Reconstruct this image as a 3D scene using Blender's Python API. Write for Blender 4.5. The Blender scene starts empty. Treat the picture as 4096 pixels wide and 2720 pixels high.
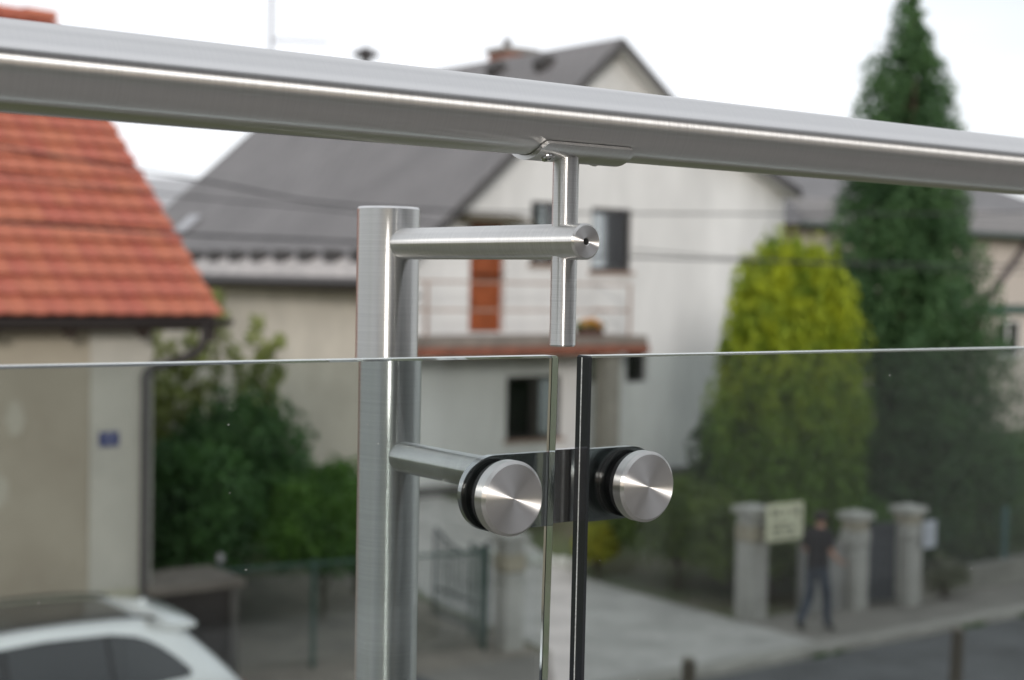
import bpy, bmesh, math, random
import numpy as np
from mathutils import Vector, Matrix
R = math.radians
random.seed(7); rng = np.random.default_rng(11)
S = bpy.context.scene
COL = S.collection
# ------------------------------------------------------------------ camera
# world: X runs along the street (to the right), Y across it (away), Z up; pavement at z = 0
CAM = bpy.data.cameras.new('camera'); cam = bpy.data.objects.new('camera', CAM); COL.objects.link(cam)
CAM.sensor_width = 36.0; CAM.lens = 53.37; CAM.clip_start = 0.02; CAM.clip_end = 2000
cam.matrix_world = (Matrix.Translation((0, 0, 4.9)) @ Matrix.Rotation(R(-36.73), 4, 'Z')
                    @ Matrix.Rotation(R(90 - 2.32), 4, 'X') @ Matrix.Rotation(R(1.1), 4, 'Z'))
CAM.dof.use_dof = True; CAM.dof.focus_distance = 0.875; CAM.dof.aperture_fstop = 8.2; CAM.dof.aperture_blades = 0
S.camera = cam
# ------------------------------------------------------------------ sky, sun, exposure
SUN_EL, SUN_AZ = 13.0, (-0.56, -0.828)          # horizontal direction towards the sun
W = bpy.data.worlds.new('World'); S.world = W; W.use_nodes = True
nt = W.node_tree; nt.nodes.clear()
def wn(t, **k):
    n = nt.nodes.new(t)
    for a, b in k.items(): setattr(n, a, b)
    return n
sky = wn('ShaderNodeTexSky', sky_type='NISHITA', sun_disc=False, sun_elevation=R(SUN_EL),
         sun_rotation=math.atan2(SUN_AZ[0], SUN_AZ[1]), air_density=1.0, dust_density=2.0, ozone_density=1.0)
tc = wn('ShaderNodeTexCoord'); mp = wn('ShaderNodeMapping'); mp.inputs['Scale'].default_value = (1, 1, 3.0)
cl = wn('ShaderNodeTexNoise'); cl.inputs['Scale'].default_value = 1.6; cl.inputs['Detail'].default_value = 5
ramp = wn('ShaderNodeMapRange'); ramp.inputs['From Min'].default_value = 0.3; ramp.inputs['From Max'].default_value = 0.62
ramp.inputs['To Min'].default_value = 0.60; ramp.inputs['To Max'].default_value = 1.0
mix = wn('ShaderNodeMix', data_type='RGBA'); mix.inputs[7].default_value = (11.9, 12.2, 12.7, 1)
bg = wn('ShaderNodeBackground'); bg.inputs['Strength'].default_value = 0.1; ow = wn('ShaderNodeOutputWorld')
L = nt.links.new
L(tc.outputs['Generated'], mp.inputs['Vector']); L(mp.outputs[0], cl.inputs['Vector']); L(cl.outputs['Fac'], ramp.inputs['Value'])
L(ramp.outputs[0], mix.inputs[0]); L(sky.outputs[0], mix.inputs[6]); L(mix.outputs[2], bg.inputs['Color']); L(bg.outputs[0], ow.inputs['Surface'])
SL = bpy.data.lights.new('sun', 'SUN'); SL.energy = 1.4; SL.angle = R(10); SL.color = (1.0, 0.965, 0.92)
so = bpy.data.objects.new('sun', SL); COL.objects.link(so)
sd = Vector((SUN_AZ[0] * math.cos(R(SUN_EL)), SUN_AZ[1] * math.cos(R(SUN_EL)), math.sin(R(SUN_EL))))
so.rotation_euler = sd.to_track_quat('Z', 'Y').to_euler(); so.location = (0, 0, 30)
S.view_settings.view_transform = 'Standard'; S.view_settings.look = 'None'
S.view_settings.exposure = 0.0; S.view_settings.gamma = 1.0; S.view_settings.use_curve_mapping = False
S.render.engine = 'CYCLES'
S.cycles.use_denoising = True; S.cycles.max_bounces = 14; S.cycles.transmission_bounces = 12
S.cycles.glossy_bounces = 6; S.cycles.transparent_max_bounces = 12; S.cycles.diffuse_bounces = 3
# ------------------------------------------------------------------ materials
MATS = {}
def mat(name, col, rough=0.8, metal=0.0, spec=0.5, var=0.0, vscale=3.0, bump=0.0, bscale=40.0, col2=None, trans=0.0, coat=0.0, objrand=0.0, stretch=(1, 1, 1), translucent=0.0):
    if name in MATS: return MATS[name]
    m = bpy.data.materials.new(name); m.use_nodes = True; t = m.node_tree; n = t.nodes; lk = t.links.new
    p = n['Principled BSDF']; out = n['Material Output']
    p.inputs['Base Color'].default_value = (*col, 1); p.inputs['Roughness'].default_value = rough
    p.inputs['Metallic'].default_value = metal; p.inputs['Specular IOR Level'].default_value = spec
    p.inputs['Transmission Weight'].default_value = trans; p.inputs['Coat Weight'].default_value = coat
    c = n.new('ShaderNodeTexCoord'); mpn = n.new('ShaderNodeMapping'); mpn.inputs['Scale'].default_value = stretch
    lk(c.outputs['Object'], mpn.inputs['Vector'])
    colout = None
    if var > 0 or col2:
        a = n.new('ShaderNodeTexNoise'); a.inputs['Scale'].default_value = vscale; a.inputs['Detail'].default_value = 6; a.inputs['Roughness'].default_value = 0.65
        lk(mpn.outputs[0], a.inputs['Vector'])
        mr = n.new('ShaderNodeMapRange'); mr.inputs['From Min'].default_value = 0.32; mr.inputs['From Max'].default_value = 0.68
        lk(a.outputs['Fac'], mr.inputs['Value'])
        mx = n.new('ShaderNodeMix'); mx.data_type = 'RGBA'
        c2 = col2 or tuple(x * (1 - var) for x in col)
        mx.inputs[6].default_value = (*c2, 1); mx.inputs[7].default_value = (*[min(1, x * (1 + var * 0.4)) for x in col], 1)
        lk(mr.outputs[0], mx.inputs[0]); colout = mx.outputs[2]
    if objrand > 0:
        oi = n.new('ShaderNodeObjectInfo'); hs = n.new('ShaderNodeHueSaturation')
        m1 = n.new('ShaderNodeMapRange'); m1.inputs['To Min'].default_value = 1 - objrand; m1.inputs['To Max'].default_value = 1 + objrand * 0.6
        m2 = n.new('ShaderNodeMath'); m2.operation = 'MULTIPLY_ADD'; m2.inputs[1].default_value = 0.012; m2.inputs[2].default_value = 0.494
        lk(oi.outputs['Random'], m1.inputs['Value']); lk(m1.outputs[0], hs.inputs['Value']); lk(oi.outputs['Random'], m2.inputs[0]); lk(m2.outputs[0], hs.inputs['Hue'])
        if colout: lk(colout, hs.inputs['Color'])
        else: hs.inputs['Color'].default_value = (*col, 1)
        colout = hs.outputs[0]
    if colout: lk(colout, p.inputs['Base Color'])
    if bump > 0:
        b = n.new('ShaderNodeTexNoise'); b.inputs['Scale'].default_value = bscale; b.inputs['Detail'].default_value = 5
        lk(mpn.outputs[0], b.inputs['Vector'])
        bp = n.new('ShaderNodeBump'); bp.inputs['Strength'].default_value = bump; bp.inputs['Distance'].default_value = 0.02
        lk(b.outputs['Fac'], bp.inputs['Height']); lk(bp.outputs[0], p.inputs['Normal'])
    if translucent > 0:
        tl = n.new('ShaderNodeBsdfTranslucent'); ms = n.new('ShaderNodeMixShader'); ms.inputs[0].default_value = translucent
        if colout: lk(colout, tl.inputs['Color'])
        else: tl.inputs['Color'].default_value = (*col, 1)
        lk(p.outputs[0], ms.inputs[1]); lk(tl.outputs[0], ms.inputs[2]); lk(ms.outputs[0], out.inputs['Surface'])
    MATS[name] = m; return m
def steel(name, axis, col=(0.66, 0.655, 0.65), rough=0.29, aniso=0.78, streak=1300.0, tang=True, lo=0.88, hi=1.10, bmp=0.0):
    if name in MATS: return MATS[name]
    m = bpy.data.materials.new(name); m.use_nodes = True; t = m.node_tree; n = t.nodes; lk = t.links.new
    p = n['Principled BSDF']; p.inputs['Metallic'].default_value = 1.0
    c = n.new('ShaderNodeTexCoord'); mp_ = n.new('ShaderNodeMapping')
    sc = [14.0, 14.0, 14.0]; sc['XYZ'.index(axis)] = streak
    mp_.inputs['Scale'].default_value = sc; lk(c.outputs['Object'], mp_.inputs['Vector'])
    a = n.new('ShaderNodeTexNoise'); a.inputs['Scale'].default_value = 1.0; a.inputs['Detail'].default_value = 3; lk(mp_.outputs[0], a.inputs['Vector'])
    s2 = n.new('ShaderNodeTexNoise'); s2.inputs['Scale'].default_value = 22.0; s2.inputs['Detail'].default_value = 4; lk(c.outputs['Object'], s2.inputs['Vector'])
    r1 = n.new('ShaderNodeMapRange'); r1.inputs['From Min'].default_value = 0.3; r1.inputs['From Max'].default_value = 0.7
    r1.inputs['To Min'].default_value = rough * 0.93; r1.inputs['To Max'].default_value = rough * 1.07; lk(a.outputs['Fac'], r1.inputs['Value'])
    ad = n.new('ShaderNodeMath'); ad.operation = 'MULTIPLY_ADD'; ad.inputs[1].default_value = 0.02; lk(s2.outputs['Fac'], ad.inputs[0]); lk(r1.outputs[0], ad.inputs[2])
    lk(ad.outputs[0], p.inputs['Roughness'])
    mx = n.new('ShaderNodeMix'); mx.data_type = 'RGBA'; mx.inputs[6].default_value = (*[x * lo for x in col], 1); mx.inputs[7].default_value = (*[x * hi for x in col], 1)
    lk(a.outputs['Fac'], mx.inputs[0]); lk(mx.outputs[2], p.inputs['Base Color'])
    if tang:
        g_ = n.new('ShaderNodeBsdfAnisotropic'); g_.distribution = 'MULTI_GGX'; tg = n.new('ShaderNodeTangent'); tg.direction_type = 'RADIAL'; tg.axis = axis
        lk(tg.outputs[0], g_.inputs['Tangent']); lk(mx.outputs[2], g_.inputs['Color']); lk(ad.outputs[0], g_.inputs['Roughness'])
        g_.inputs['Anisotropy'].default_value = aniso; lk(g_.outputs[0], n['Material Output'].inputs['Surface']); tgt = g_
    else: tgt = p
    if bmp > 0:
        bp = n.new('ShaderNodeBump'); bp.inputs['Strength'].default_value = bmp; bp.inputs['Distance'].default_value = 0.0002
        lk(a.outputs['Fac'], bp.inputs['Height']); lk(bp.outputs[0], tgt.inputs['Normal'])
    MATS[name] = m; return m
# ------------------------------------------------------------------ mesh helpers
BASE = {}
def parent_base(p): return BASE.get(p.name, Vector((0, 0, 0)))
def link(o, parent=None):
    COL.objects.link(o)
    if parent is not None:
        o.parent = parent
        b = parent_base(parent)
        o.matrix_parent_inverse = Matrix.Translation(-b)
    return o
def tag(o, label=None, cat=None, group=None, kind=None):
    if label: o['label'] = label
    if cat: o['category'] = cat
    if group: o['group'] = group
    if kind: o['kind'] = kind
    return o
def thing(name, label, cat, base, group=None):
    o = bpy.data.objects.new(name, None); o.location = base; o.empty_display_size = 0.2; COL.objects.link(o)
    BASE[o.name] = Vector(base)
    return tag(o, label, cat, group)
class MB:
    def __init__(s): s.v = []; s.f = []; s.sm = []
    def add(s, vs, fs, smooth=False):
        k = len(s.v); s.v += [tuple(map(float, q)) for q in vs]
        for f in fs: s.f.append([i + k for i in f]); s.sm.append(smooth)
        return s
    def box(s, x0, x1, y0, y1, z0, z1):
        v = [(x, y, z) for z in (z0, z1) for y in (y0, y1) for x in (x0, x1)]
        return s.add(v, [(0, 2, 3, 1), (4, 5, 7, 6), (0, 1, 5, 4), (2, 6, 7, 3), (0, 4, 6, 2), (1, 3, 7, 5)])
    def bar(s, a, b, w, h):
        a = Vector(a); b = Vector(b); d = (b - a).normalized(); up = Vector((0, 0, 1)) if abs(d.z) < 0.95 else Vector((0, 1, 0))
        sx = d.cross(up).normalized() * w / 2; sy = sx.cross(d).normalized() * h / 2
        v = [p + i * sx + j * sy for p in (a, b) for i, j in ((-1, -1), (1, -1), (1, 1), (-1, 1))]
        return s.add(v, [(0, 1, 2, 3), (7, 6, 5, 4), (0, 4, 5, 1), (1, 5, 6, 2), (2, 6, 7, 3), (3, 7, 4, 0)])
    def poly(s, pts, off):
        n = len(pts); o = Vector(off); v = [Vector(p) for p in pts]; v += [p + o for p in v]
        return s.add(v, [tuple(range(n - 1, -1, -1)), tuple(range(n, 2 * n))] + [(i, (i + 1) % n, n + (i + 1) % n, n + i) for i in range(n)])
    def tube(s, path, r, seg=16, cap=True, smooth=True):
        P = [Vector(p) for p in path]; rs = r if isinstance(r, (list, tuple)) else [r] * len(P); ring = []; v = []; prev = None
        for i, p in enumerate(P):
            d = ((P[min(i + 1, len(P) - 1)] - P[max(i - 1, 0)])).normalized()
            if prev is None: a = d.cross(Vector((0, 0, 1)) if abs(d.z) < 0.9 else Vector((1, 0, 0))).normalized()
            else: a = (prev - d * prev.dot(d)).normalized()
            prev = a; b = d.cross(a)
            v += [p + rs[i] * (math.cos(2 * math.pi * k / seg) * a + math.sin(2 * math.pi * k / seg) * b) for k in range(seg)]
        f = [(i * seg + k, i * seg + (k + 1) % seg, (i + 1) * seg + (k + 1) % seg, (i + 1) * seg + k) for i in range(len(P) - 1) for k in range(seg)]
        s.add(v, f, smooth)
        if cap: s.add(v[:seg], [tuple(range(seg - 1, -1, -1))]); s.add(v[-seg:], [tuple(range(seg))])
        return s
    def lathe(s, o, axis, prof, seg=64, smooth=True):
        # prof: list of (r, t); sharp corners by repeating points; r = 0 closes
        o = Vector(o); A = {'X': Vector((1, 0, 0)), 'Y': Vector((0, 1, 0)), 'Z': Vector((0, 0, 1))}[axis]
        e1 = {'X': Vector((0, 1, 0)), 'Y': Vector((0, 0, 1)), 'Z': Vector((1, 0, 0))}[axis]; e2 = A.cross(e1)
        for (r0, t0), (r1, t1) in zip(prof[:-1], prof[1:]):
            v = []; f = []
            for r_, t_ in ((r0, t0), (r1, t1)):
                v += [o + A * t_ + r_ * (math.cos(2 * math.pi * k / seg) * e1 + math.sin(2 * math.pi * k / seg) * e2) for k in range(seg)]
            for k in range(seg):
                k2 = (k + 1) % seg
                if r0 == 0: f.append((k, seg + k2, seg + k))
                elif r1 == 0: f.append((k, k2, seg + k))
                else: f.append((k, k2, seg + k2, seg + k))
            s.add(v, f, smooth)
        return s
    def build(s, name, m, parent=None, bevel=0.0, weld=False):
        me = bpy.data.meshes.new(name); me.from_pydata(s.v, [], s.f); me.update()
        me.polygons.foreach_set('use_smooth', s.sm)
        if weld or bevel:
            bm = bmesh.new(); bm.from_mesh(me)
            if weld: bmesh.ops.remove_doubles(bm, verts=bm.verts, dist=1e-5)
            bmesh.ops.recalc_face_normals(bm, faces=bm.faces)
            if bevel: bmesh.ops.bevel(bm, geom=bm.edges[:], offset=bevel, segments=2, affect='EDGES', profile=0.5)
            bm.to_mesh(me); bm.free()
        o = bpy.data.objects.new(name, me)
        if m: me.materials.append(m)
        link(o, parent)
        if parent is not None: BASE[o.name] = Vector((0, 0, 0))
        return o
def one(name, mb, m, label, cat, group=None, **k):
    return tag(mb.build(name, m, None, **k), label, cat, group)
# ------------------------------------------------------------------ shared materials
sX = steel('brushed steel along X', 'X', lo=0.93, hi=1.06, rough=0.29); sY = steel('brushed steel along Y', 'Y', lo=.80, hi=1.16, streak=1700.0, col=(.70, .695, .68)); sZ = steel('brushed steel along Z', 'Z', lo=.80, hi=1.16, streak=1700.0, rough=.31, col=(.70, .695, .685))
sFace = steel('turned steel face', 'Y', rough=0.45, aniso=0.72, streak=14.0, col=(0.88, 0.86, 0.845))
sPlate = steel('ground steel plate', 'X', rough=0.22, tang=False, col=(0.52, 0.52, 0.53), streak=30.0)
m_rubber = mat('black rubber', (0.012, 0.012, 0.013), 0.55)
m_dark = mat('dark bore', (0.03, 0.03, 0.03), 0.5, metal=0.6)
def glass_mat():
    m = bpy.data.materials.new('grey tinted glass'); m.use_nodes = True; p = m.node_tree.nodes['Principled BSDF']
    p.inputs['Base Color'].default_value = (0.60, 0.65, 0.645, 1); p.inputs['Roughness'].default_value = 0.0
    p.inputs['Transmission Weight'].default_value = 1.0; p.inputs['IOR'].default_value = 1.46
    MATS[m.name] = m; return m
m_glass = glass_mat()
m_inter = mat('glass interlayer', (0.62, 0.64, 0.62), 0.6, var=0.5, vscale=900)
m_dust = mat('dust speck', (0.5, 0.5, 0.49), 0.9)
m_conc = mat('grey concrete', (0.30, 0.285, 0.265), 0.9, var=0.35, vscale=1.2, bump=0.3, bscale=60)
m_white = mat('off white render', (0.71, 0.702, 0.69), 0.92, var=0.14, vscale=1.3, bump=0.25, bscale=70, stretch=(1, 1, .3))
m_cream = mat('old cream render', (0.66, 0.60, 0.51), 0.95, var=0.16, vscale=0.9, bump=0.3, bscale=50)
m_pinkrail = mat('faded red paint', (0.36, 0.25, 0.20), 0.7, var=0.3, vscale=8)
m_wood = mat('dark stained wood', (0.045, 0.03, 0.022), 0.75, var=0.4, vscale=6)
m_dwin = mat('dark window frame', (0.035, 0.03, 0.028), 0.5)
m_wwin = mat('white window frame', (0.75, 0.75, 0.74), 0.45)
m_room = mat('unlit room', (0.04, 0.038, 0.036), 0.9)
m_curtain = mat('white curtain', (0.80, 0.83, 0.88), 0.9, var=0.12, vscale=9, stretch=(1, 1, 0.1))
m_gutter = mat('dark brown gutter metal', (0.035, 0.028, 0.028), 0.45)
m_zinc = mat('pale sheet flashing', (0.43, 0.395, 0.375), 0.5, var=0.35, vscale=3)
m_green = mat('green painted metal', (0.035, 0.075, 0.06), 0.55)
m_iron = mat('dark grey painted iron', (0.06, 0.065, 0.075), 0.55)
def pane_mat():
    m = bpy.data.materials.new('window pane'); m.use_nodes = True; t = m.node_tree; n = t.nodes; lk = t.links.new; n.clear()
    o = n.new('ShaderNodeOutputMaterial'); tr = n.new('ShaderNodeBsdfTransparent'); gl = n.new('ShaderNodeBsdfGlossy'); gl.inputs['Roughness'].default_value = 0.02
    fr = n.new('ShaderNodeFresnel'); fr.inputs['IOR'].default_value = 1.55; mx = n.new('ShaderNodeMixShader'); tr.inputs['Color'].default_value = (0.9, 0.92, 0.92, 1)
    lk(fr.outputs[0], mx.inputs[0]); lk(tr.outputs[0], mx.inputs[1]); lk(gl.outputs[0], mx.inputs[2]); lk(mx.outputs[0], o.inputs['Surface']); return m
m_pane = pane_mat()
# ================================================================== THE SETTING
def gz(y): 
    t = min(1, max(0, (y - 18.6) / 4.4)); return 0.78 * t * t * (3 - 2 * t)
# ground sheet
xs = [-600, -200, -60, -20] + list(np.arange(-8, 44, 2.0)) + [60, 120, 300, 700]
ys = [-400, -100, -30, -6, 2, 6, 8.2] + list(np.arange(14.0, 25, 0.5)) + [28, 34, 45, 70, 140, 300, 800]
v = [(x, y, gz(y) - (0.12 if y < 14.1 else 0.004) - (0.02 if y < 0 else 0)) for y in ys for x in xs]
nx = len(xs); f = [(j * nx + i, j * nx + i + 1, (j + 1) * nx + i + 1, (j + 1) * nx + i) for j in range(len(ys) - 1) for i in range(nx - 1)]
m_soil = mat('garden soil and thin grass', (0.085, 0.12, 0.04), 0.95, col2=(0.16, 0.135, 0.10), vscale=0.9, bump=0.6, bscale=25)
tag(MB().add(v, f).build('ground', m_soil), kind='structure')
m_asph = mat('worn asphalt', (0.125, 0.127, 0.132), 0.9, var=0.4, vscale=1.1, bump=0.4, bscale=120)
tag(MB().box(-120, 160, 8.6, 13.72, -0.2, -0.11).build('road', m_asph), kind='structure')
# lay-by in front of the left house, where the car stands
tag(MB().box(-30, 10.2, 13.72, 15.5, -0.2, -0.0).build('lay_by', m_asph), kind='structure')
m_pave = mat('pavement concrete', (0.27, 0.25, 0.225), 0.92, var=0.3, vscale=0.9, bump=0.4, bscale=80)
tag(MB().box(10.2, 120, 13.96, 15.5, -0.2, 0.0).build('pavement', m_pave), kind='structure')
kb = thing('kerb', 'long row of pale kerb stones between the asphalt and the pavement', 'kerb', (10.2, 13.8, 0))
m_kerb = mat('pale kerb stone', (0.42, 0.40, 0.36), 0.88, var=0.28, vscale=2.5, bump=0.4, bscale=60, objrand=0.1)
kbm = MB().box(-0.492, 0.492, -0.12, 0.12, -0.22, 0.012); k0 = None
for i in range(16):
    if k0 is None:
        k0 = kbm.build('kerb_stone', m_kerb, kb, bevel=0.012); o = k0
    else:
        o = k0.copy(); COL.objects.link(o)
    o.matrix_parent_inverse = Matrix(); o.location = (0.5 + i, 0.04, random.uniform(-0.004, 0.004))
m_drive = mat('driveway concrete', (0.53, 0.51, 0.48), 0.9, var=0.28, vscale=1.3, bump=0.5, bscale=70)
dv = []; dyy = list(np.arange(14.0, 23.6, 0.5))
for y in dyy:
    t = (y - 15) / 8.5
    dv += [(min(12.25, 11.2 + (y - 14) * .7) + 1.0 * max(t, 0), y, gz(y) + 0.006), (15.75 + 0.15 * t, y, gz(y) + 0.006)]
tag(MB().add(dv, [(2 * i, 2 * i + 1, 2 * i + 3, 2 * i + 2) for i in range(len(dyy) - 1)]).build('driveway', m_drive), kind='structure')
m_yard = mat('sandy grey yard gravel', (0.30, 0.265, 0.225), 0.95, var=0.4, vscale=1.6, bump=0.6, bscale=60)
yv = []; yy = list(np.arange(15.5, 20.6, 0.5))
for y in yy: yv += [(7.0, y, gz(y) + 0.002), (12.2 + (y - 15.5) * .1, y, gz(y) + 0.002)]
tag(MB().add(yv, [(2 * i, 2 * i + 1, 2 * i + 3, 2 * i + 2) for i in range(len(yy) - 1)]).build('yard', m_yard), kind='structure')
# ------------------------------------------------------------------ the house behind the camera with its balcony
m_tilef = mat('balcony floor tiles', (0.30, 0.28, 0.255), 0.6, var=0.2, vscale=3)
tag(MB().box(-4.4, 8.5, -2.0, 0.97, 3.72, 3.90).build('balcony_floor', m_tilef), kind='structure')
own = thing('balcony_house', 'pale rendered house that carries the railed balcony', 'house', (0, -2.0, 0))
wm = MB()
for u0, u1, z0, z1 in ((-0.45, 8, -0.3, 3.9), (-0.45, 1.4, 3.9, 6.3), (3.2, 8, 3.9, 6.3), (1.4, 3.2, 6.1, 6.3)): wm.box(u0, u1, -2.35, -2.0, z0, z1)
wm.box(-0.45, 8, -9.0, -8.7, -0.3, 6.3); wm.box(-0.45, -0.15, -8.7, -2.35, -0.3, 6.3); wm.box(7.7, 8, -8.7, -2.35, -0.3, 6.3)
wm.build('wall', mat('brown grey house render', (0.48, 0.465, 0.45), .9, var=.1), own)
dr = MB(); dr.box(1.4, 1.5, -2.2, -2.1, 3.9, 6.1).box(3.1, 3.2, -2.2, -2.1, 3.9, 6.1).box(2.25, 2.35, -2.2, -2.1, 3.9, 6.1).box(1.5, 3.1, -2.2, -2.1, 6.0, 6.1).box(1.5, 3.1, -2.2, -2.1, 3.9, 4.0)
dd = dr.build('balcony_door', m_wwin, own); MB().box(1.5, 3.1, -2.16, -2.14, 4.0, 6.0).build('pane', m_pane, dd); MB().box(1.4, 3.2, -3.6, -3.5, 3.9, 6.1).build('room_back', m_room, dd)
MB().poly([(-0.5, -1.38, 6.25), (-0.5, -5.3, 8.1), (-0.5, -9.3, 6.35), (-0.5, -9.3, 6.2), (-0.5, -5.3, 7.95), (-0.5, -1.38, 6.10)], (8.85, 0, 0)).build('roof', m_wood, own)
MB().box(-4.2, 8.3, -1.30, -1.22, 5.80, 6.45).build('added_reflection_beam', m_wood, own)  # unseen beam, added so the handrail reflects a dark line
for u_ in (-4.1, 8.2): MB().box(u_ - .06, u_ + .06, -1.30, -1.222, 3.9, 5.798).build('added_beam_post', m_wood, own)  # unseen posts, added only to carry that beam
# ------------------------------------------------------------------ handrail
RV, RZ, RR = 0.694, 4.9920, 0.0212
one('handrail', MB().tube([(-1.6 + i * 0.2, RV, RZ) for i in range(29)], RR, 96), sX, 'thick round brushed steel handrail running across the whole picture', 'handrail')
# ------------------------------------------------------------------ railing post with arms, saddle and glass clamp
PU, PV = 0.550, 0.880
post = thing('railing_post', 'upright brushed steel railing post with two side arms and a glass clamp', 'post', (PU, PV, 3.9))
po = MB().lathe((PU, PV, 0), 'Z', [(0.0206, 3.9), (0.0212, 3.9), (0.0212, 4.9452)], 96).build('post_tube', sZ, post)
MB().lathe((PU, PV, 0), 'Z', [(0.0212, 4.9453), (0.0202, 4.9468), (0.0, 4.9468)], 96).build('end_cap', steel('post cap', 'Z', rough=0.35, aniso=0.3), po)
MB().lathe((PU, PV, 0), 'Z', [(0.045, 3.9), (0.045, 3.908), (0.0213, 3.908)], 48).build('base_flange', sZ, post)
AZ = 4.9218; RU = 0.5515; AR = 0.0104; AE = 0.668; DV = 0.690
arm = MB().lathe((RU - 0.0014, 0, AZ), 'Y', [(AR, PV - 0.006), (AR, AE + 0.0012), (AR - 0.0012, AE)], 72).build('handrail_arm', sY, post)
MB().lathe((RU - 0.0014, 0, AZ), 'Y', [(AR - 0.0012, AE), (0.0024, AE), (0.0020, AE + 0.0006)], 72).build('arm_end_face', sFace, arm)
hb = MB()
pr = [(0.0020, AE + 0.0006)]
for i in range(9): pr += [(0.0020 if i % 2 else 0.00172, AE + 0.0006 + 0.0008 * (i + 1))]
pr += [(0.0, AE + 0.0085)]
hb.lathe((RU - 0.0014, 0, AZ), 'Y', pr, 32).build('threaded_hole', steel('bore steel', 'Y', rough=0.35, col=(0.35, 0.35, 0.35), tang=False), arm)
rod = MB().lathe((RU, DV, 0), 'Z', [(0.0, 4.8612), (0.0068, 4.8612), (0.0076, 4.8620), (0.0076, 4.9722)], 64).build('support_rod', sZ, post)
def saddle():
    mb = MB(); nu, na = 26, 16; r0, r1 = RR + 0.0004, RR + 0.0029
    u0, u1, A = 0.5250, 0.5930, R(50)
    def pt(i, j, r):
        s_ = i / nu; t_ = j / na * 2 - 1
        cr = 0.004                                    # rounded corners
        y_ = t_ * A * r1; d = min(s_, 1 - s_) * (u1 - u0); lim = A * r1
        if d < cr: lim = A * r1 - (cr - math.sqrt(max(0, cr * cr - (cr - d) ** 2)))
        a_ = t_ * lim / r1
        return (u0 + s_ * (u1 - u0), RV + r * math.sin(a_), RZ - r * math.cos(a_))
    top = [pt(i, j, r0) for i in range(nu + 1) for j in range(na + 1)]; bot = [pt(i, j, r1) for i in range(nu + 1) for j in range(na + 1)]
    q = lambda i, j: i * (na + 1) + j
    mb.add(bot, [(q(i, j), q(i, j + 1), q(i + 1, j + 1), q(i + 1, j)) for i in range(nu) for j in range(na)], True)
    mb.add(top, [(q(i, j), q(i + 1, j), q(i + 1, j + 1), q(i, j + 1)) for i in range(nu) for j in range(na)], True)
    rim = [(i, 0) for i in range(nu)] + [(nu, j) for j in range(na)] + [(i, na) for i in range(nu, 0, -1)] + [(0, j) for j in range(na, 0, -1)]
    n = len(rim); vv = [pt(i, j, r0) for i, j in rim] + [pt(i, j, r1) for i, j in rim]
    mb.add(vv, [(k, n + k, n + (k + 1) % n, (k + 1) % n) for k in range(n)])
    return mb
sad = saddle().build('saddle_plate', steel('saddle steel', 'X', rough=0.3, aniso=0.6, col=(0.6, 0.595, 0.59)), post)
def screw(u, ang):
    a = R(ang); n = Vector((0, math.sin(a), -math.cos(a))); c = Vector((u, RV, RZ)) + n * (RR + 0.0032)
    e1 = Vector((1, 0, 0)); e2 = n.cross(e1); mb = MB()
    def ring(r, h, k=24): return [c + n * h + r * (math.cos(2 * math.pi * i / k) * e1 + math.sin(2 * math.pi * i / k) * e2) for i in range(k)]
    prof = [(0.0042, -0.001), (0.0042, 0.0003), (0.0036, 0.0009), (0.0019, 0.0009), (0.0017, -0.0006)]
    for (ra, ha), (rb, hb_) in zip(prof[:-1], prof[1:]):
        k = 24; mb.add(ring(ra, ha) + ring(rb, hb_), [(i, (i + 1) % k, k + (i + 1) % k, k + i) for i in range(k)], False)
    mb.add(ring(0.0017, -0.0006), [tuple(range(24))])
    return mb
for u, a_ in ((0.5345, -20), (0.5835, 28)): screw(u, a_).build('screw', steel('screw steel', 'X', rough=0.15, tang=False, col=(0.55, 0.55, 0.55)), sad)
# lower arm, clamp plate behind the glass, two clamp discs in front of it
CZ = 4.779; GF, GB = 0.6765, 0.6900
MB().lathe((RU - 0.0025, 0, CZ), 'Y', [(AR, 0.6960), (AR, PV - 0.006)], 64).build('glass_arm', sY, post)
KU = (0.4985, 0.5975)
pl = []
for k in range(33): a = math.pi / 2 + math.pi * k / 32; pl.append((KU[0] + 0.0035 + 0.0218 * math.cos(a), 0.6915, CZ + 0.0215 * math.sin(a)))
for k in range(33): a = -math.pi / 2 + math.pi * k / 32; pl.append((KU[1] + 0.0055 + 0.0218 * math.cos(a), 0.6915, CZ + 0.0215 * math.sin(a)))
cp = MB().poly(pl, (0, 0.0055, 0)).build('clamp_plate', sPlate, post)
for k in KU:
    kd = MB().lathe((k, 0, CZ), 'Y', [(0.0, 0.6720), (0.0206, 0.6720), (0.0210, 0.6712), (0.0210, 0.6650), (0.0192, 0.6634)], 96).build('clamp_disc', sY, post)
    MB().lathe((k, 0, CZ), 'Y', [(0.0192, 0.6634), (0.0, 0.6634)], 96).build('disc_face', sFace, kd)
    MB().lathe((k, 0, CZ), 'Y', [(0.0196, GF - 0.0003), (0.0196, 0.6720)], 64).build('gasket', m_rubber, kd)
    MB().lathe((k, 0, CZ), 'Y', [(0.0, GB + 0.0003), (0.0200, GB + 0.0003), (0.0200, 0.6913), (0, 0.6913)], 48).build('rear_gasket', m_rubber, kd)
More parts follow.
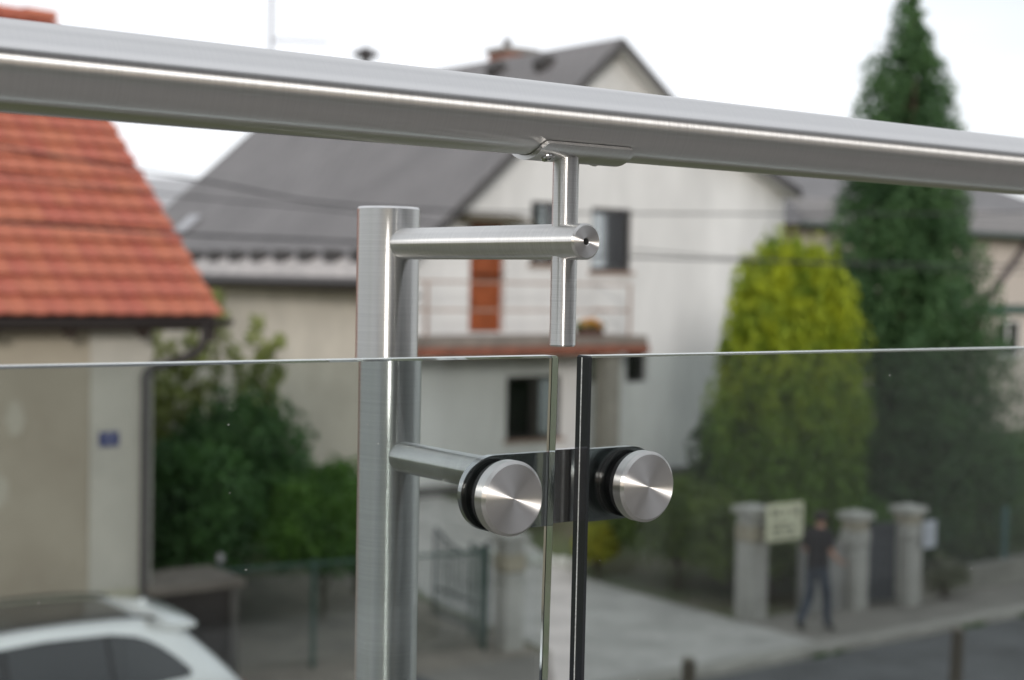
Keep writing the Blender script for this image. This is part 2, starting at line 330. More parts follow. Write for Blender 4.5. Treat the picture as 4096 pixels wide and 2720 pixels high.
# ------------------------------------------------------------------ glass panels
def glass(u0, u1, ztop, lean, label, edge_u):
    sh = lambda u, z: u - (ztop - z) * lean
    z0 = 3.98
    bm = bmesh.new()
    vs = [bm.verts.new((sh(u, z), y, z)) for z in (z0, ztop) for y in (GF, GB) for u in (u0, u1)]
    for q in ((0, 2, 3, 1), (4, 5, 7, 6), (0, 1, 5, 4), (2, 6, 7, 3), (0, 4, 6, 2), (1, 3, 7, 5)): bm.faces.new([vs[i] for i in q])
    bmesh.ops.recalc_face_normals(bm, faces=bm.faces)
    bmesh.ops.bevel(bm, geom=bm.edges[:], offset=0.0011, segments=1, affect='EDGES', profile=0.5)
    me = bpy.data.meshes.new('pane'); bm.to_mesh(me); bm.free(); me.materials.append(m_glass); me.materials.append(mat('painted sky lit edge', (0.66, 0.72, 0.70),.35, spec=.5)); me.materials.append(mat('painted reflection edge', (0.012, 0.014, 0.018), .12))
    for q_ in me.polygons:
        if q_.normal.z > .9: q_.material_index = 1  # top faces painted pale, standing for sky light scattered in the edge
        if q_.normal.x < -.5: q_.material_index = 2  # left faces painted near black in place of total internal reflection
    t = thing('glass_panel', label, 'glass panel', ((u0 + u1) / 2, (GF + GB) / 2, z0), 'glass panels under the handrail')
    p = bpy.data.objects.new('pane', me); link(p, t); BASE[p.name] = Vector((0, 0, 0))
    vm = (GF + GB) / 2 + 0.0008; sg = 1 if edge_u == u1 else -1; mb = MB()
    a, b = sorted((edge_u + sg * 0.00012, edge_u + sg * 0.0003))
    mb.add([(sh(x, z), y, z) for z in (z0, ztop - 0.0012) for y in (vm - 0.0004, vm + 0.0004) for x in (a, b)],
           [(0, 2, 3, 1), (4, 5, 7, 6), (0, 1, 5, 4), (2, 6, 7, 3), (0, 4, 6, 2), (1, 3, 7, 5)])
    mb.build('interlayer_edge', m_inter, t)
    d = MB()
    lo, hi = (0.0, 0.53) if edge_u == u1 else (0.57, 1.35)
    for i in range(70):
        x = random.uniform(lo, hi); z = random.uniform(4.45, ztop - 0.01); s_ = random.choice((0.00015, 0.0002, 0.00025, 0.00038)); a0 = random.uniform(0, 3)
        st = random.uniform(1, 2.2)
        d.add([(x + s_ * st * math.cos(a0 + k * 1.2566) * random.uniform(.6, 1.2), GF - 0.00006, z + s_ * math.sin(a0 + k * 1.2566) * random.uniform(.6, 1.2)) for k in range(5)], [(0, 1, 2, 3, 4)])
    tag(d.build('dust', m_dust, t), kind='stuff')
glass(-1.3, 0.5390, 4.8565, 0.016, 'left grey tinted glass panel with the steel post behind it', 0.5390)
glass(0.5618, 2.6, 4.8560, 0.004, 'right grey tinted glass panel showing its dark laminated left edge', 0.5618)
# ================================================================== HOUSES
def wall_holes(mb, x0, x1, z0, z1, y, holes, depth=0.18, sgn=1):
    """wall face in the plane y with real openings; reveals go back by depth"""
    X = sorted({x0, x1, *[h[0] for h in holes], *[h[1] for h in holes]}); Z = sorted({z0, z1, *[h[2] for h in holes], *[h[3] for h in holes]})
    for i in range(len(X) - 1):
        for j in range(len(Z) - 1):
            cx, cz = (X[i] + X[i + 1]) / 2, (Z[j] + Z[j + 1]) / 2
            if any(h[0] < cx < h[1] and h[2] < cz < h[3] for h in holes): continue
            mb.add([(X[i], y, Z[j]), (X[i + 1], y, Z[j]), (X[i + 1], y, Z[j + 1]), (X[i], y, Z[j + 1])], [(0, 1, 2, 3)])
    for a, b, c, d in holes:
        e = y + depth * sgn
        mb.add([(a, y, c), (b, y, c), (b, y, d), (a, y, d), (a, e, c), (b, e, c), (b, e, d), (a, e, d)], [(0, 4, 5, 1), (1, 5, 6, 2), (2, 6, 7, 3), (3, 7, 4, 0)])
    return mb
def window(parent, x0, x1, z0, z1, y, fm, mull=1, curtain=None, depth=0.13, sill=None, trans=None):
    w = 0.075; a = y + depth
    mb = MB().box(x0, x0 + w, a, a + 0.06, z0, z1).box(x1 - w, x1, a, a + 0.06, z0, z1).box(x0 + w, x1 - w, a, a + 0.06, z0, z0 + w).box(x0 + w, x1 - w, a, a + 0.06, z1 - w, z1)
    for k in range(mull):
        c = x0 + (x1 - x0) * (k + 1) / (mull + 1); mb.box(c - w * .6, c + w * .6, a - 0.005, a + 0.055, z0 + w, z1 - w)
    if trans: mb.box(x0 + w, x1 - w, a - 0.004, a + 0.05, trans - .03, trans + .03)
    o = mb.build('window', fm, parent)
    MB().box(x0 + w, x1 - w, a + 0.025, a + 0.03, z0 + w, z1 - w).build('pane', m_pane, o)
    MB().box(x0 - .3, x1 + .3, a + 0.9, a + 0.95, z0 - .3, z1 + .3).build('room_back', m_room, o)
    if curtain:
        c0, c1 = curtain; n = 12; vv = []
        for i in range(n + 1):
            xx = c0 + (c1 - c0) * i / n; yy = a + 0.06 + 0.02 * math.sin(i * 2.1); vv += [(xx, yy, z0 + .03), (xx, yy, z1 - .03)]
        MB().add(vv, [(2 * i, 2 * i + 2, 2 * i + 3, 2 * i + 1) for i in range(n)], True).build('curtain', m_curtain, o)
    if sill: MB().box(x0 - .06, x1 + .06, y - 0.08, y + depth, z0 - .06, z0).build('sill', sill, o)
    return o
# ---- main house: pale gable towards the street, long dark roof
GV = 23.6
mh = thing('gabled_house', 'large pale house with grey slate roof and a red balcony under its gable', 'house', (20.0, 30, 0.6))
holes = [(19.55, 20.62, 5.08, 6.36), (18.02, 18.95, 5.2, 6.42), (16.58, 17.42, 3.86, 5.97), (17.5, 18.86, 1.76, 3.0), (19.55, 20.12, 2.82, 3.42), (20.55, 21.15, 2.8, 3.42)]
SLOPE = 0.89
# body built as one outline with holes: lower rectangle, left slope, right part
gw = MB()
wall_holes(gw, 15.05, 25.1, 0.2, 4.98, GV, [(16.58, 17.42, 3.86, 4.98)] + [h for h in holes if h[3] < 4.9], 0.24)
wall_holes(gw, 18.02, 25.1, 4.98, 6.5, GV, [(19.55, 20.62, 5.08, 6.36), (18.02, 18.95, 5.2, 6.42)], 0.24)
wall_holes(gw, 16.58, 18.02, 4.98, 6.0, GV, [(16.58, 17.42, 4.98, 5.97)], 0.24)
AU = 19.93
zt = lambda u: 9.62 - SLOPE * (AU - u)
gw.add([(15.05, GV, 4.98), (16.58, GV, 4.98), (16.58, GV, 6.0), (16.58, GV, zt(16.58)), (15.05, GV, zt(15.05))], [(0, 1, 2, 3, 4)])
gw.add([(16.58, GV, 6.0), (18.02, GV, 6.0), (18.02, GV, 6.5), (18.02, GV, zt(18.02)), (16.58, GV, zt(16.58))], [(0, 1, 2, 3, 4)])
gw.add([(18.02, GV, 6.5), (25.1, GV, 6.5), (25.1, GV, 6.95), (21.6, GV, 8.34), (AU, GV, 9.62), (18.02, GV, zt(18.02))], [(0, 1, 2, 3, 4, 5)])
gw.build('gable_wall', m_white, mh)
sw = MB().add([(15.05, GV, .2), (15.05, 36.7, .2), (15.05, 36.7, 5.0), (15.05, GV, 5.0)], [(0, 3, 2, 1)])
sw.add([(25.1, GV, .2), (25.1, 36.7, .2), (25.1, 36.7, 6.95), (25.1, GV, 6.95)], [(0, 1, 2, 3)])
sw.add([(15.05, 36.7, .2), (25.1, 36.7, .2), (25.1, 36.7, 6.95), (AU, 36.7, 9.6), (15.05, 36.7, 5.0)], [(0, 4, 3, 2, 1)])
sw.build('side_wall', m_cream, mh)
MB().box(15.0, 25.15, GV - 0.05, GV - 0.004, 0.2, 0.98).build('plinth', mat('dark plinth render', (0.13, 0.125, 0.12), 0.9, var=.3), mh)
MB().box(14.98, 15.046, GV - 0.05, 36.7, 0.2, 1.05).build('plinth', MATS['dark plinth render'], mh)
def slate_mat():
    m = mat('weathered grey slates', (0.165, 0.156, 0.156), 0.6, var=0.2, vscale=0.7); t = m.node_tree; n = t.nodes; lk = t.links.new; p = n['Principled BSDF']
    c = n.new('ShaderNodeTexCoord'); mpn = n.new('ShaderNodeMapping'); mpn.inputs['Rotation'].default_value = (R(40), 0, R(90)); 
    sx = n.new('ShaderNodeSeparateXYZ'); lk(c.outputs['Object'], sx.inputs[0])
    # slanted courses: rows along Y, climbing with X
    m1 = n.new('ShaderNodeMath'); m1.operation = 'MULTIPLY_ADD'; m1.inputs[1].default_value = 0.9; lk(sx.outputs['X'], m1.inputs[0]); lk(sx.outputs['Y'], m1.inputs[2])
    m2 = n.new('ShaderNodeMath'); m2.operation = 'MULTIPLY_ADD'; m2.inputs[1].default_value = -0.9; lk(sx.outputs['X'], m2.inputs[0]); lk(sx.outputs['Y'], m2.inputs[2])
    hs = []
    for q in (m1, m2):
        k = n.new('ShaderNodeMath'); k.operation = 'MULTIPLY'; k.inputs[1].default_value = 2.6; lk(q.outputs[0], k.inputs[0])
        fr = n.new('ShaderNodeMath'); fr.operation = 'FRACT'; lk(k.outputs[0], fr.inputs[0]); hs.append(fr)
    mn = n.new('ShaderNodeMath'); mn.operation = 'MINIMUM'; lk(hs[0].outputs[0], mn.inputs[0]); lk(hs[1].outputs[0], mn.inputs[1])
    jr = n.new('ShaderNodeMapRange'); jr.inputs['From Max'].default_value = 0.16; jr.inputs['To Min'].default_value = 0.55; jr.inputs['To Max'].default_value = 1.0; lk(mn.outputs[0], jr.inputs['Value'])
    src = p.inputs['Base Color'].links[0].from_socket; vm = n.new('ShaderNodeVectorMath'); vm.operation = 'SCALE'; lk(src, vm.inputs[0]); lk(jr.outputs[0], vm.inputs['Scale']); lk(vm.outputs[0], p.inputs['Base Color'])
    bp = n.new('ShaderNodeBump'); bp.inputs['Strength'].default_value = 1.0; bp.inputs['Distance'].default_value = 0.05; lk(mn.outputs[0], bp.inputs['Height']); lk(bp.outputs[0], p.inputs['Normal'])
    return m
m_slate = slate_mat()
# roof planes with thickness; near verge at GV-0.45, far verge at 37
V0, V1 = GV - 0.42, 37.0
zl = lambda u: 9.75 - SLOPE * (AU - u)
prof = [(14.45, zl(14.45)), (AU, 9.75), (21.6, 8.48), (25.2, 7.0)]
low = [(u, z - 0.16) for u, z in prof][::-1]
rf = MB().poly([(u, V0, z) for u, z in prof + low], (0, V1 - V0, 0)).build('roof', m_slate, mh)
# verge board under the roof edge
vb = MB()
for (a, b) in zip(prof[:-1], prof[1:]):
    vb.add([(a[0], V0 - .025, a[1] - .02), (b[0], V0 - .025, b[1] - .02), (b[0], V0 - .025, b[1] - .22), (a[0], V0 - .025, a[1] - .22),
            (a[0], V0 - .003, a[1] - .02), (b[0], V0 - .003, b[1] - .02), (b[0], V0 - .003, b[1] - .22), (a[0], V0 - .003, a[1] - .22)],
           [(0, 3, 2, 1), (4, 5, 6, 7), (0, 1, 5, 4), (3, 7, 6, 2), (0, 4, 7, 3), (1, 2, 6, 5)])
vb.build('verge_board', mat('dark verge metal', (0.07, 0.066, 0.066), 0.6), rf)
# pale soffit strip just inside the verge
sf = MB()
for (a, b) in zip(prof[:-1], prof[1:]):
    sf.add([(a[0], V0 + .01, a[1] - .2), (b[0], V0 + .01, b[1] - .2), (b[0], GV - .01, b[1] - .2), (a[0], GV - .01, a[1] - .2)], [(0, 1, 2, 3)])
sf.build('soffit', m_white, rf)
# eave: pale flashing band, snow guards, gutter
nrm = Vector((-SLOPE, 0, 1)).normalized(); up = Vector((1, 0, SLOPE)).normalized(); e0 = Vector((14.42, 0, zl(14.42)))
fl = MB()
fl.add([tuple(e0 + up * t + nrm * h + Vector((0, y, 0))) for y in (V0, V1) for t in (0, 0.52) for h in (0.004, 0.03)],
       [(0, 1, 3, 2), (4, 6, 7, 5), (0, 4, 5, 1), (2, 3, 7, 6), (1, 5, 7, 3), (0, 2, 6, 4)])
fl.build('eave_flashing', m_zinc, rf)
sg0 = None
for i in range(13):
    if sg0 is None:
        b = Vector((0, 0, 0)); q = MB()
        c = [b + up * -0.02, b + up * 0.30, b + up * 0.15 + nrm * 0.2]
        q.poly([p_ + Vector((0, -0.24, 0)) for p_ in c], (0, 0.48, 0)); sg0 = q.build('snow_guard', mat('dark snow guard', (0.05, 0.046, 0.045), 0.7), rf); o = sg0
    else: o = sg0.copy(); COL.objects.link(o)
    pp = e0 + up * 0.42 + nrm * 0.02; o.location = (pp.x, 23.6 + i * 1.03, pp.z)
MB().tube([(14.36, V0 - .05, 4.76), (14.36, V1 + .05, 4.72)], 0.085, 12).build('gutter', m_gutter, rf)
MB().box(14.42, 15.04, V0 + .05, V1 - .05, 4.60, 4.66).build('eave_soffit', m_wood, rf)
for (u, v_) in ((19.55, 26.84), (19.49, 25.07)):
    z = zl(u); q = MB(); c = Vector((u, v_, z))
    q.poly([c + up * -0.25 + Vector((0, -.17, 0)), c + up * .15 + Vector((0, -.17, 0)), c + up * .02 + nrm * .22 + Vector((0, -.17, 0)), c + up * -.2 + nrm * .2 + Vector((0, -.17, 0))], (0, .34, 0)).build('roof_vent', MATS['dark snow guard'], rf)
m_brick = mat('old red brick', (0.30, 0.12, 0.075), 0.9, var=0.4, vscale=4)
def brick_stack(u0, u1, v0, v1, z0, z1, parent):
    ch = MB().box(u0 + .02, u1 - .02, v0 + .02, v1 - .02, z0, z1).build('chimney', mat('mortar', (0.36, 0.33, 0.30), 0.95), parent)
    n = 0; rows = int((z1 - z0) / 0.085)
    bmk = MB(); 
    for r_ in range(rows):
        z = z0 + r_ * 0.085; off = 0.13 * (r_ % 2)
        for a in np.arange(u0 - off, u1, 0.26):
            x0, x1 = max(a, u0), min(a + 0.25, u1)
            if x1 - x0 > 0.05: bmk.box(x0, x1, v0, v0 + 0.05, z, z + 0.072)
        for a in np.arange(v0 + off, v1, 0.26):
            y0, y1 = max(a, v0 + .052), min(a + 0.25, v1)
            if y1 - y0 > 0.05: bmk.box(u0, u0 + 0.05, y0, y1, z, z + 0.072).box(u1 - .05, u1, y0, y1, z, z + 0.072)
    tag(bmk.build('brick_courses', m_brick, ch), kind='stuff')
    MB().box(u0 - .07, u1 + .07, v0 - .07, v1 + .07, z1, z1 + 0.09).build('chimney_cap', m_conc, ch)
    MB().tube([((u0 * 2 + u1) / 3, (v0 + v1) / 2, z1 + .09), ((u0 * 2 + u1) / 3, (v0 + v1) / 2, z1 + .32)], 0.09, 12).build('chimney_pot', m_gutter, ch)
    return ch
brick_stack(20.5, 21.35, 27.9, 28.6, 8.6, 10.07, rf)
# stove pipe with black cowl near the far end of the ridge
q = MB().tube([(21.2, 35.2, 8.6), (21.2, 35.2, 10.74)], 0.12, 12).lathe((21.2, 35.2, 0), 'Z', [(0.0, 10.76), (0.34, 10.76), (0.36, 10.84), (0.0, 11.04)], 16); q.build('stove_pipe', m_gutter, rf)
# openings of the gable
window(mh, 19.55, 20.62, 5.08, 6.36, GV, m_dwin, 0, (19.6, 20.25), depth=.05, sill=m_pinkrail)
window(mh, 18.02, 18.95, 5.2, 6.42, GV, m_dwin, 1, (18.3, 18.6), depth=.05, sill=m_pinkrail)
window(mh, 17.5, 18.86, 1.76, 3.0, GV, m_dwin, 1, (18.4, 18.8), depth=.05, sill=m_pinkrail)
window(mh, 19.55, 20.12, 2.82, 3.42, GV, m_dwin, 0); window(mh, 20.55, 21.15, 2.8, 3.42, GV, m_dwin, 0)
m_door = mat('orange brown door paint', (0.30, 0.075, 0.022), 0.45, var=0.3, vscale=3)
d = MB().box(16.66, 17.34, GV + .17, GV + .22, 3.88, 5.90)
for z0, z1 in ((4.0, 4.6), (4.75, 5.75)): d.box(16.78, 17.22, GV + .155, GV + .171, z0, z1)
dob = d.build('door', m_door, mh); MB().box(16.58, 16.66, GV + .15, GV + .238, 3.86, 5.97).box(17.34, 17.42, GV + .15, GV + .238, 3.86, 5.97).box(16.66, 17.34, GV + .15, GV + .238, 5.90, 5.97).build('door_frame', m_door, dob)
MB().tube([(17.27, GV + .16, 4.85), (17.27, GV + .10, 4.85), (17.19, GV + .10, 4.85)], 0.012, 8).build('handle', m_iron, dob)
MB().poly([(16.2, GV - .003, 6.12), (16.2, GV - .55, 5.98), (16.2, GV - .55, 5.93), (16.2, GV - .003, 5.99)], (1.5, 0, 0)).build('door_canopy', mat('mossy brown canopy', (0.09, 0.075, 0.045), 0.9, var=.4), mh)
# balcony: slab, red fascia, rails
sl = MB().box(14.72, 20.06, 22.4, GV - .003, 3.52, 3.82).build('balcony_slab', mat('weathered brown concrete', (0.22, 0.19, 0.165), .92, var=.35, vscale=1.6), mh)
MB().box(14.70, 20.08, 22.36, 22.397, 3.49, 3.645).box(14.68, 14.717, 22.397, GV - .01, 3.49, 3.645).box(20.063, 20.10, 22.397, GV - .01, 3.49, 3.645).build('fascia', mat('rusty red fascia', (0.25, 0.085, 0.05), 0.75, var=.4, vscale=2.5), sl)
for z in (4.31, 4.82): MB().tube([(14.86, GV - .01, z), (14.86, 22.46, z), (19.62, 22.46, z), (19.62, GV - .01, z)], 0.022, 10, smooth=False).build('balcony_rail', m_pinkrail, sl)
for u in (14.86, 19.62): MB().box(u - .022, u + .022, 22.44, 22.48, 3.82, 4.84).build('rail_post', m_pinkrail, sl)
MB().box(19.1, 19.45, 22.5, 22.85, 0.5, 3.517).build('balcony_column', mat('weathered column render', (0.40, 0.365, 0.32), .95, var=.25), mh)
MB().tube([(15.0, 22.9, 4.55), (14.97, 23.4, 4.60), (15.0, GV, 4.62)], .03, 8).build('wire_bracket', m_iron, mh)
# light patch: skylight on the far lower roof
c = Vector((15.75, 34.3, zl(15.75))); MB().poly([c + up * -.3 + Vector((0, -.3, 0)) + nrm * .03, c + up * .3 + Vector((0, -.3, 0)) + nrm * .03, c + up * .3 + Vector((0, -.3, 0)) + nrm * .09, c + up * -.3 + Vector((0, -.3, 0)) + nrm * .09], (0, .6, 0)).build('skylight', mat('dull skylight', (.34, .34, .36), .4), rf)
# flower box standing on the balcony
fb = thing('flower_box', 'small dark flower box with orange and yellow blossom on the red balcony', 'flower box', (18.75, 22.62, 3.82))
MB().box(18.48, 19.02, 22.52, 22.72, 3.82, 3.97).build('box', mat('brown plastic', (0.08, 0.035, 0.025), .6), fb)
def leaf_cloud(name, P, N, size, m, parent, up=None, aspect=1.0, smooth=False):
    n = len(P); a = rng.normal(size=(n, 3)) if up is None else np.tile(np.array(up, float), (n, 1)) + rng.normal(size=(n, 3)) * 0.25
    N = N / np.linalg.norm(N, axis=1, keepdims=True)
    a = a - N * (a * N).sum(1, keepdims=True); a /= np.linalg.norm(a, axis=1, keepdims=True) + 1e-9; b = np.cross(N, a)
    s = (size * rng.uniform(0.6, 1.35, n))[:, None]
    a = a * s * aspect; b = b * s
    V = np.stack([P - a * .5, P + b * .42 - a * .05, P + a * .5, P - b * .42 - a * .05], 1).reshape(-1, 3)
    me = bpy.data.meshes.new(name); me.vertices.add(4 * n); me.vertices.foreach_set('co', V.astype(np.float32).ravel())
    me.loops.add(4 * n); me.loops.foreach_set('vertex_index', np.arange(4 * n, dtype=np.int32))
    me.polygons.add(n); me.polygons.foreach_set('loop_start', np.arange(0, 4 * n, 4, dtype=np.int32)); me.polygons.foreach_set('loop_total', np.full(n, 4, dtype=np.int32))
    me.update(calc_edges=True); me.materials.append(m); o = bpy.data.objects.new(name, me); link(o, parent); BASE[o.name] = Vector((0, 0, 0)); return o
def blobs(cs, rs, per):
    P = []; N = []
    for c, r_ in zip(cs, rs):
        d = rng.normal(size=(per, 3)); d /= np.linalg.norm(d, axis=1, keepdims=True)
        rr = (0.5 + 0.5 * rng.random(per) ** 0.5)[:, None]
        P.append(np.array(c) + d * np.array(r_) * rr); N.append(d + rng.normal(size=(per, 3)) * 0.55)
    return np.concatenate(P), np.concatenate(N)
P, N = blobs([(18.48 + .09 * i, 22.62, 4.0 + .03 * (i % 2)) for i in range(7)], [(.1, .1, .09)] * 7, 60)
leaf_cloud('leaves', P, N, .05, mat('balcony plant green', (0.08, 0.14, 0.03), .7, translucent=.2), fb)
P, N = blobs([(18.6, 22.6, 4.07), (18.78, 22.6, 4.1), (18.9, 22.6, 4.05)], [(.11, .11, .08)] * 3, 90)
leaf_cloud('blossom', P, N, .055, mat('orange petals', (0.65, 0.16, 0.04), .6, col2=(0.6, 0.42, 0.05), vscale=9), fb)
# ---- left house with the red tiled roof
lh = thing('red_tiled_house', 'cream rendered house with a red tiled roof at the left edge', 'house', (3.0, 18, 0))
EV, EZ, UV = 15.3, 4.42, 7.42
RVv, RZz = 20.6, 8.31
LW = 15.75
MB().box(-3.0, 6.788, LW, 25.0, -0.1, 4.55).add([(6.78, LW, 4.55), (6.78, 25.0, 4.55), (6.78, 20.4, 8.0)], [(0, 1, 2)]).build('wall', mat('stained cream render', (0.43, 0.385, 0.305), 0.95, col2=(0.30, 0.255, 0.195), vscale=0.55, bump=0.4, bscale=40), lh)
MB().box(6.10, 6.81, LW - .025, LW - .002, -0.1, 4.5).build('corner_pilaster', mat('grey cream render', (0.47, 0.445, 0.39), 0.95, var=.15, vscale=1.2, bump=.3, bscale=50), lh)
# pale repair patches on the wall
for (u, z, r_) in ((5.3, 3.33, .14), (5.12, 2.6, .15), (4.95, 2.1, .2)):
    k = 14; MB().add([(u + r_ * .75 * math.cos(2 * math.pi * i / k) * random.uniform(.75, 1.2), LW - .004, z + r_ * 1.25 * math.sin(2 * math.pi * i / k) * random.uniform(.75, 1.2)) for i in range(k)], [tuple(range(k - 1, -1, -1))]).build('plaster_patch', mat('fresh filler', (0.43, 0.395, 0.325), .95), lh)
sv, sz = RVv - EV, RZz - EZ; SLn = math.hypot(sv, sz); tup = Vector((0, sv / SLn, sz / SLn)); tn = Vector((0, -sz / SLn, sv / SLn))
roof = MB().poly([(-3.4, EV + .06, EZ - .03), (-3.4, RVv, RZz - .03), (-3.4, 26.0, EZ - .03), (-3.4, 26.0, EZ - .15), (-3.4, RVv, RZz - .15), (-3.4, EV + .06, EZ - .15)], (3.4 + UV - .03, 0, 0)).build('roof', m_wood, lh)
m_tile = mat('red clay tile', (0.43, 0.124, 0.072), 0.75, var=0.18, vscale=2.5, bump=.25, bscale=50, objrand=0.08)
TW, TG, TL = 0.215, 0.335, 0.40
def tile_mesh(mb, org, rot=0):
    k = 6; top = []; bot = []
    for j, l in enumerate((0, TL)):
        for i in range(k + 1):
            x = (i / k - .5) * TW * 1.02; h = 0.009 * math.cos(2 * math.pi * (i / k)) + (0.064 if l == 0 else 0.004)
            p_ = Vector(org) + Vector((x, 0, 0)) + tup * l + tn * h; top.append(p_); bot.append(p_ - tn * 0.024)
    n = k + 1; v_ = top + bot; f_ = []
    for i in range(k):
        f_ += [(i, i + 1, n + i + 1, n + i), (2 * n + i + 1, 2 * n + i, 3 * n + i, 3 * n + i + 1), (i + 1, i, 2 * n + i, 2 * n + i + 1), (n + i, n + i + 1, 3 * n + i + 1, 3 * n + i)]
    f_ += [(0, n, 3 * n, 2 * n), (k, 2 * n + k, 3 * n + k, n + k)]
    mb.add(v_, f_, False)
rows = int(SLn / TG) + 1; e = Vector((0, EV, EZ)); t0 = None; rest = MB()
for r_ in range(rows):
    for c_ in range(48):
        u = UV - TW * (c_ + .5); org = e + tup * (TG * r_ - .02)
        if TG * r_ > SLn - .12: continue
        if c_ < 14 and u > 4.4:
            if t0 is None:
                q = MB(); tile_mesh(q, (0, 0, 0)); t0 = q.build('tile', m_tile, roof); o = t0
            else: o = t0.copy(); COL.objects.link(o)
            o.location = (u, org.y, org.z) ; o.location += tn * random.uniform(-.003, .004); o.rotation_euler = (random.uniform(-.006, .006), random.uniform(-.008, .008), random.uniform(-.012, .012))
        else: tile_mesh(rest, (u, org.y, org.z))
tag(rest.build('tile_field', m_tile, roof), kind='stuff')
rt0 = None
for i in range(14):
    if rt0 is None:
        q = MB(); k = 10; a = [(x, .17 * math.cos(math.pi * j / k) , .15 * math.sin(math.pi * j / k) - .04) for x in (-.02, .40) for j in range(k + 1)]
        a = [(x, y * (1.0 if x < 0 else .88), z * (1.0 if x < 0 else .88)) for x, y, z in a]
        q.add(a, [(j, j + 1, k + 2 + j, k + 1 + j) for j in range(k)], True); q.add([(x, y * .85, z * .85) for x, y, z in a], [(j + 1, j, k + 1 + j, k + 2 + j) for j in range(k)], True)
        rt0 = q.build('ridge_tile', m_tile, roof); o = rt0
    else: o = rt0.copy(); COL.objects.link(o)
    o.location = (UV - .38 - i * .38, RVv, RZz + .03 + random.uniform(-.008, .008)); o.rotation_euler = (0, random.uniform(-.02, .02), random.uniform(-.02, .02))
MB().box(UV - .12, UV - .03, EV + .08, EV + .2, EZ - .28, EZ - .06).build('rafter_end', m_wood, roof)
for i in range(8): MB().bar((6.55 - i * .8, EV + .05, EZ - .18), (6.55 - i * .8, EV + .75, EZ + .33), .1, .13).build('rafter', m_wood, roof)
# eave gutter as a half round channel, swan neck and downpipe
gu = MB(); k = 10
for rr_, flip in ((.075, False), (.068, True)):
    a = [(x, EV - .03 + rr_ * math.cos(math.pi + math.pi * j / k), EZ - .03 + rr_ * math.sin(math.pi + math.pi * j / k)) for x in (-3.4, UV + .1) for j in range(k + 1)]
    gu.add(a, [((j, j + 1, k + 2 + j, k + 1 + j) if flip else (j + 1, j, k + 1 + j, k + 2 + j)) for j in range(k)], True)
gu.add([(UV + .1, EV - .03 + .075 * math.cos(math.pi + math.pi * j / k), EZ - .03 + .075 * math.sin(math.pi + math.pi * j / k)) for j in range(k + 1)], [tuple(range(k + 1))])
gut = gu.build('gutter', m_gutter, lh)
def smooth_path(pts, n=8):
    pts = [Vector(p_) for p_ in pts]; out = []
    for i in range(len(pts) - 1):
        p0, p1, p2, p3 = pts[max(i - 1, 0)], pts[i], pts[i + 1], pts[min(i + 2, len(pts) - 1)]
        for t in np.linspace(0, 1, n, endpoint=False):
            out.append(0.5 * ((2 * p1) + (p2 - p0) * t + (2 * p0 - 5 * p1 + 4 * p2 - p3) * t * t + (3 * p1 - p0 - 3 * p2 + p3) * t ** 3))
    return out + [pts[-1]]
MB().tube(smooth_path([(7.22, EV - .03, EZ - .08), (7.22, EV, EZ - .25), (7.15, EV + .06, EZ - .40), (6.92, EV + .25, EZ - .52), (6.72, LW - .09, EZ - .62), (6.70, LW - .09, EZ - .9), (6.70, LW - .09, 2.5), (6.70, LW - .09, 0.1)]), 0.048, 14).build('downpipe', m_gutter, lh)
MB().box(-3.0, 6.82, LW - .045, LW - .003, -.1, 1.42).build('base_render', mat('greenish base render', (0.47, 0.45, 0.33), .95, var=.25, vscale=.9), lh)
hp = thing('house_number_plate', 'small blue enamel house number plate on the cream house corner', 'number plate', (6.31, LW - .03, 3.08))
MB().box(6.20, 6.42, LW - .04, LW - .027, 3.0, 3.16).build('plate', mat('blue enamel', (0.02, 0.03, 0.14), .3), hp, bevel=.004)
def text(name, s, size, loc, rot, m, parent, extrude=0.001, sx=1.0):
    cu = bpy.data.curves.new(name, 'FONT'); cu.body = s; cu.size = size; cu.extrude = extrude; cu.align_x = 'CENTER'; cu.align_y = 'CENTER'
    t = bpy.data.objects.new(name + '_tmp', cu); COL.objects.link(t); dg = bpy.context.evaluated_depsgraph_get(); me = bpy.data.meshes.new_from_object(t.evaluated_get(dg)); bpy.data.objects.remove(t)
    me.transform(Matrix.Translation(loc) @ rot @ Matrix.Diagonal((sx, 1, 1, 1))); me.materials.clear(); me.materials.append(m); o = bpy.data.objects.new(name, me); link(o, parent); BASE[o.name] = Vector((0, 0, 0)); return o
FRONT = Matrix.Rotation(R(90), 4, 'X')
m_wenamel = mat('white enamel', (0.8, 0.8, 0.8), .4); m_ink = mat('dark print', (0.05, 0.05, 0.04), .7)
text('numeral', '1', 0.12, (6.31, LW - .0412, 3.08), FRONT, m_wenamel, hp)
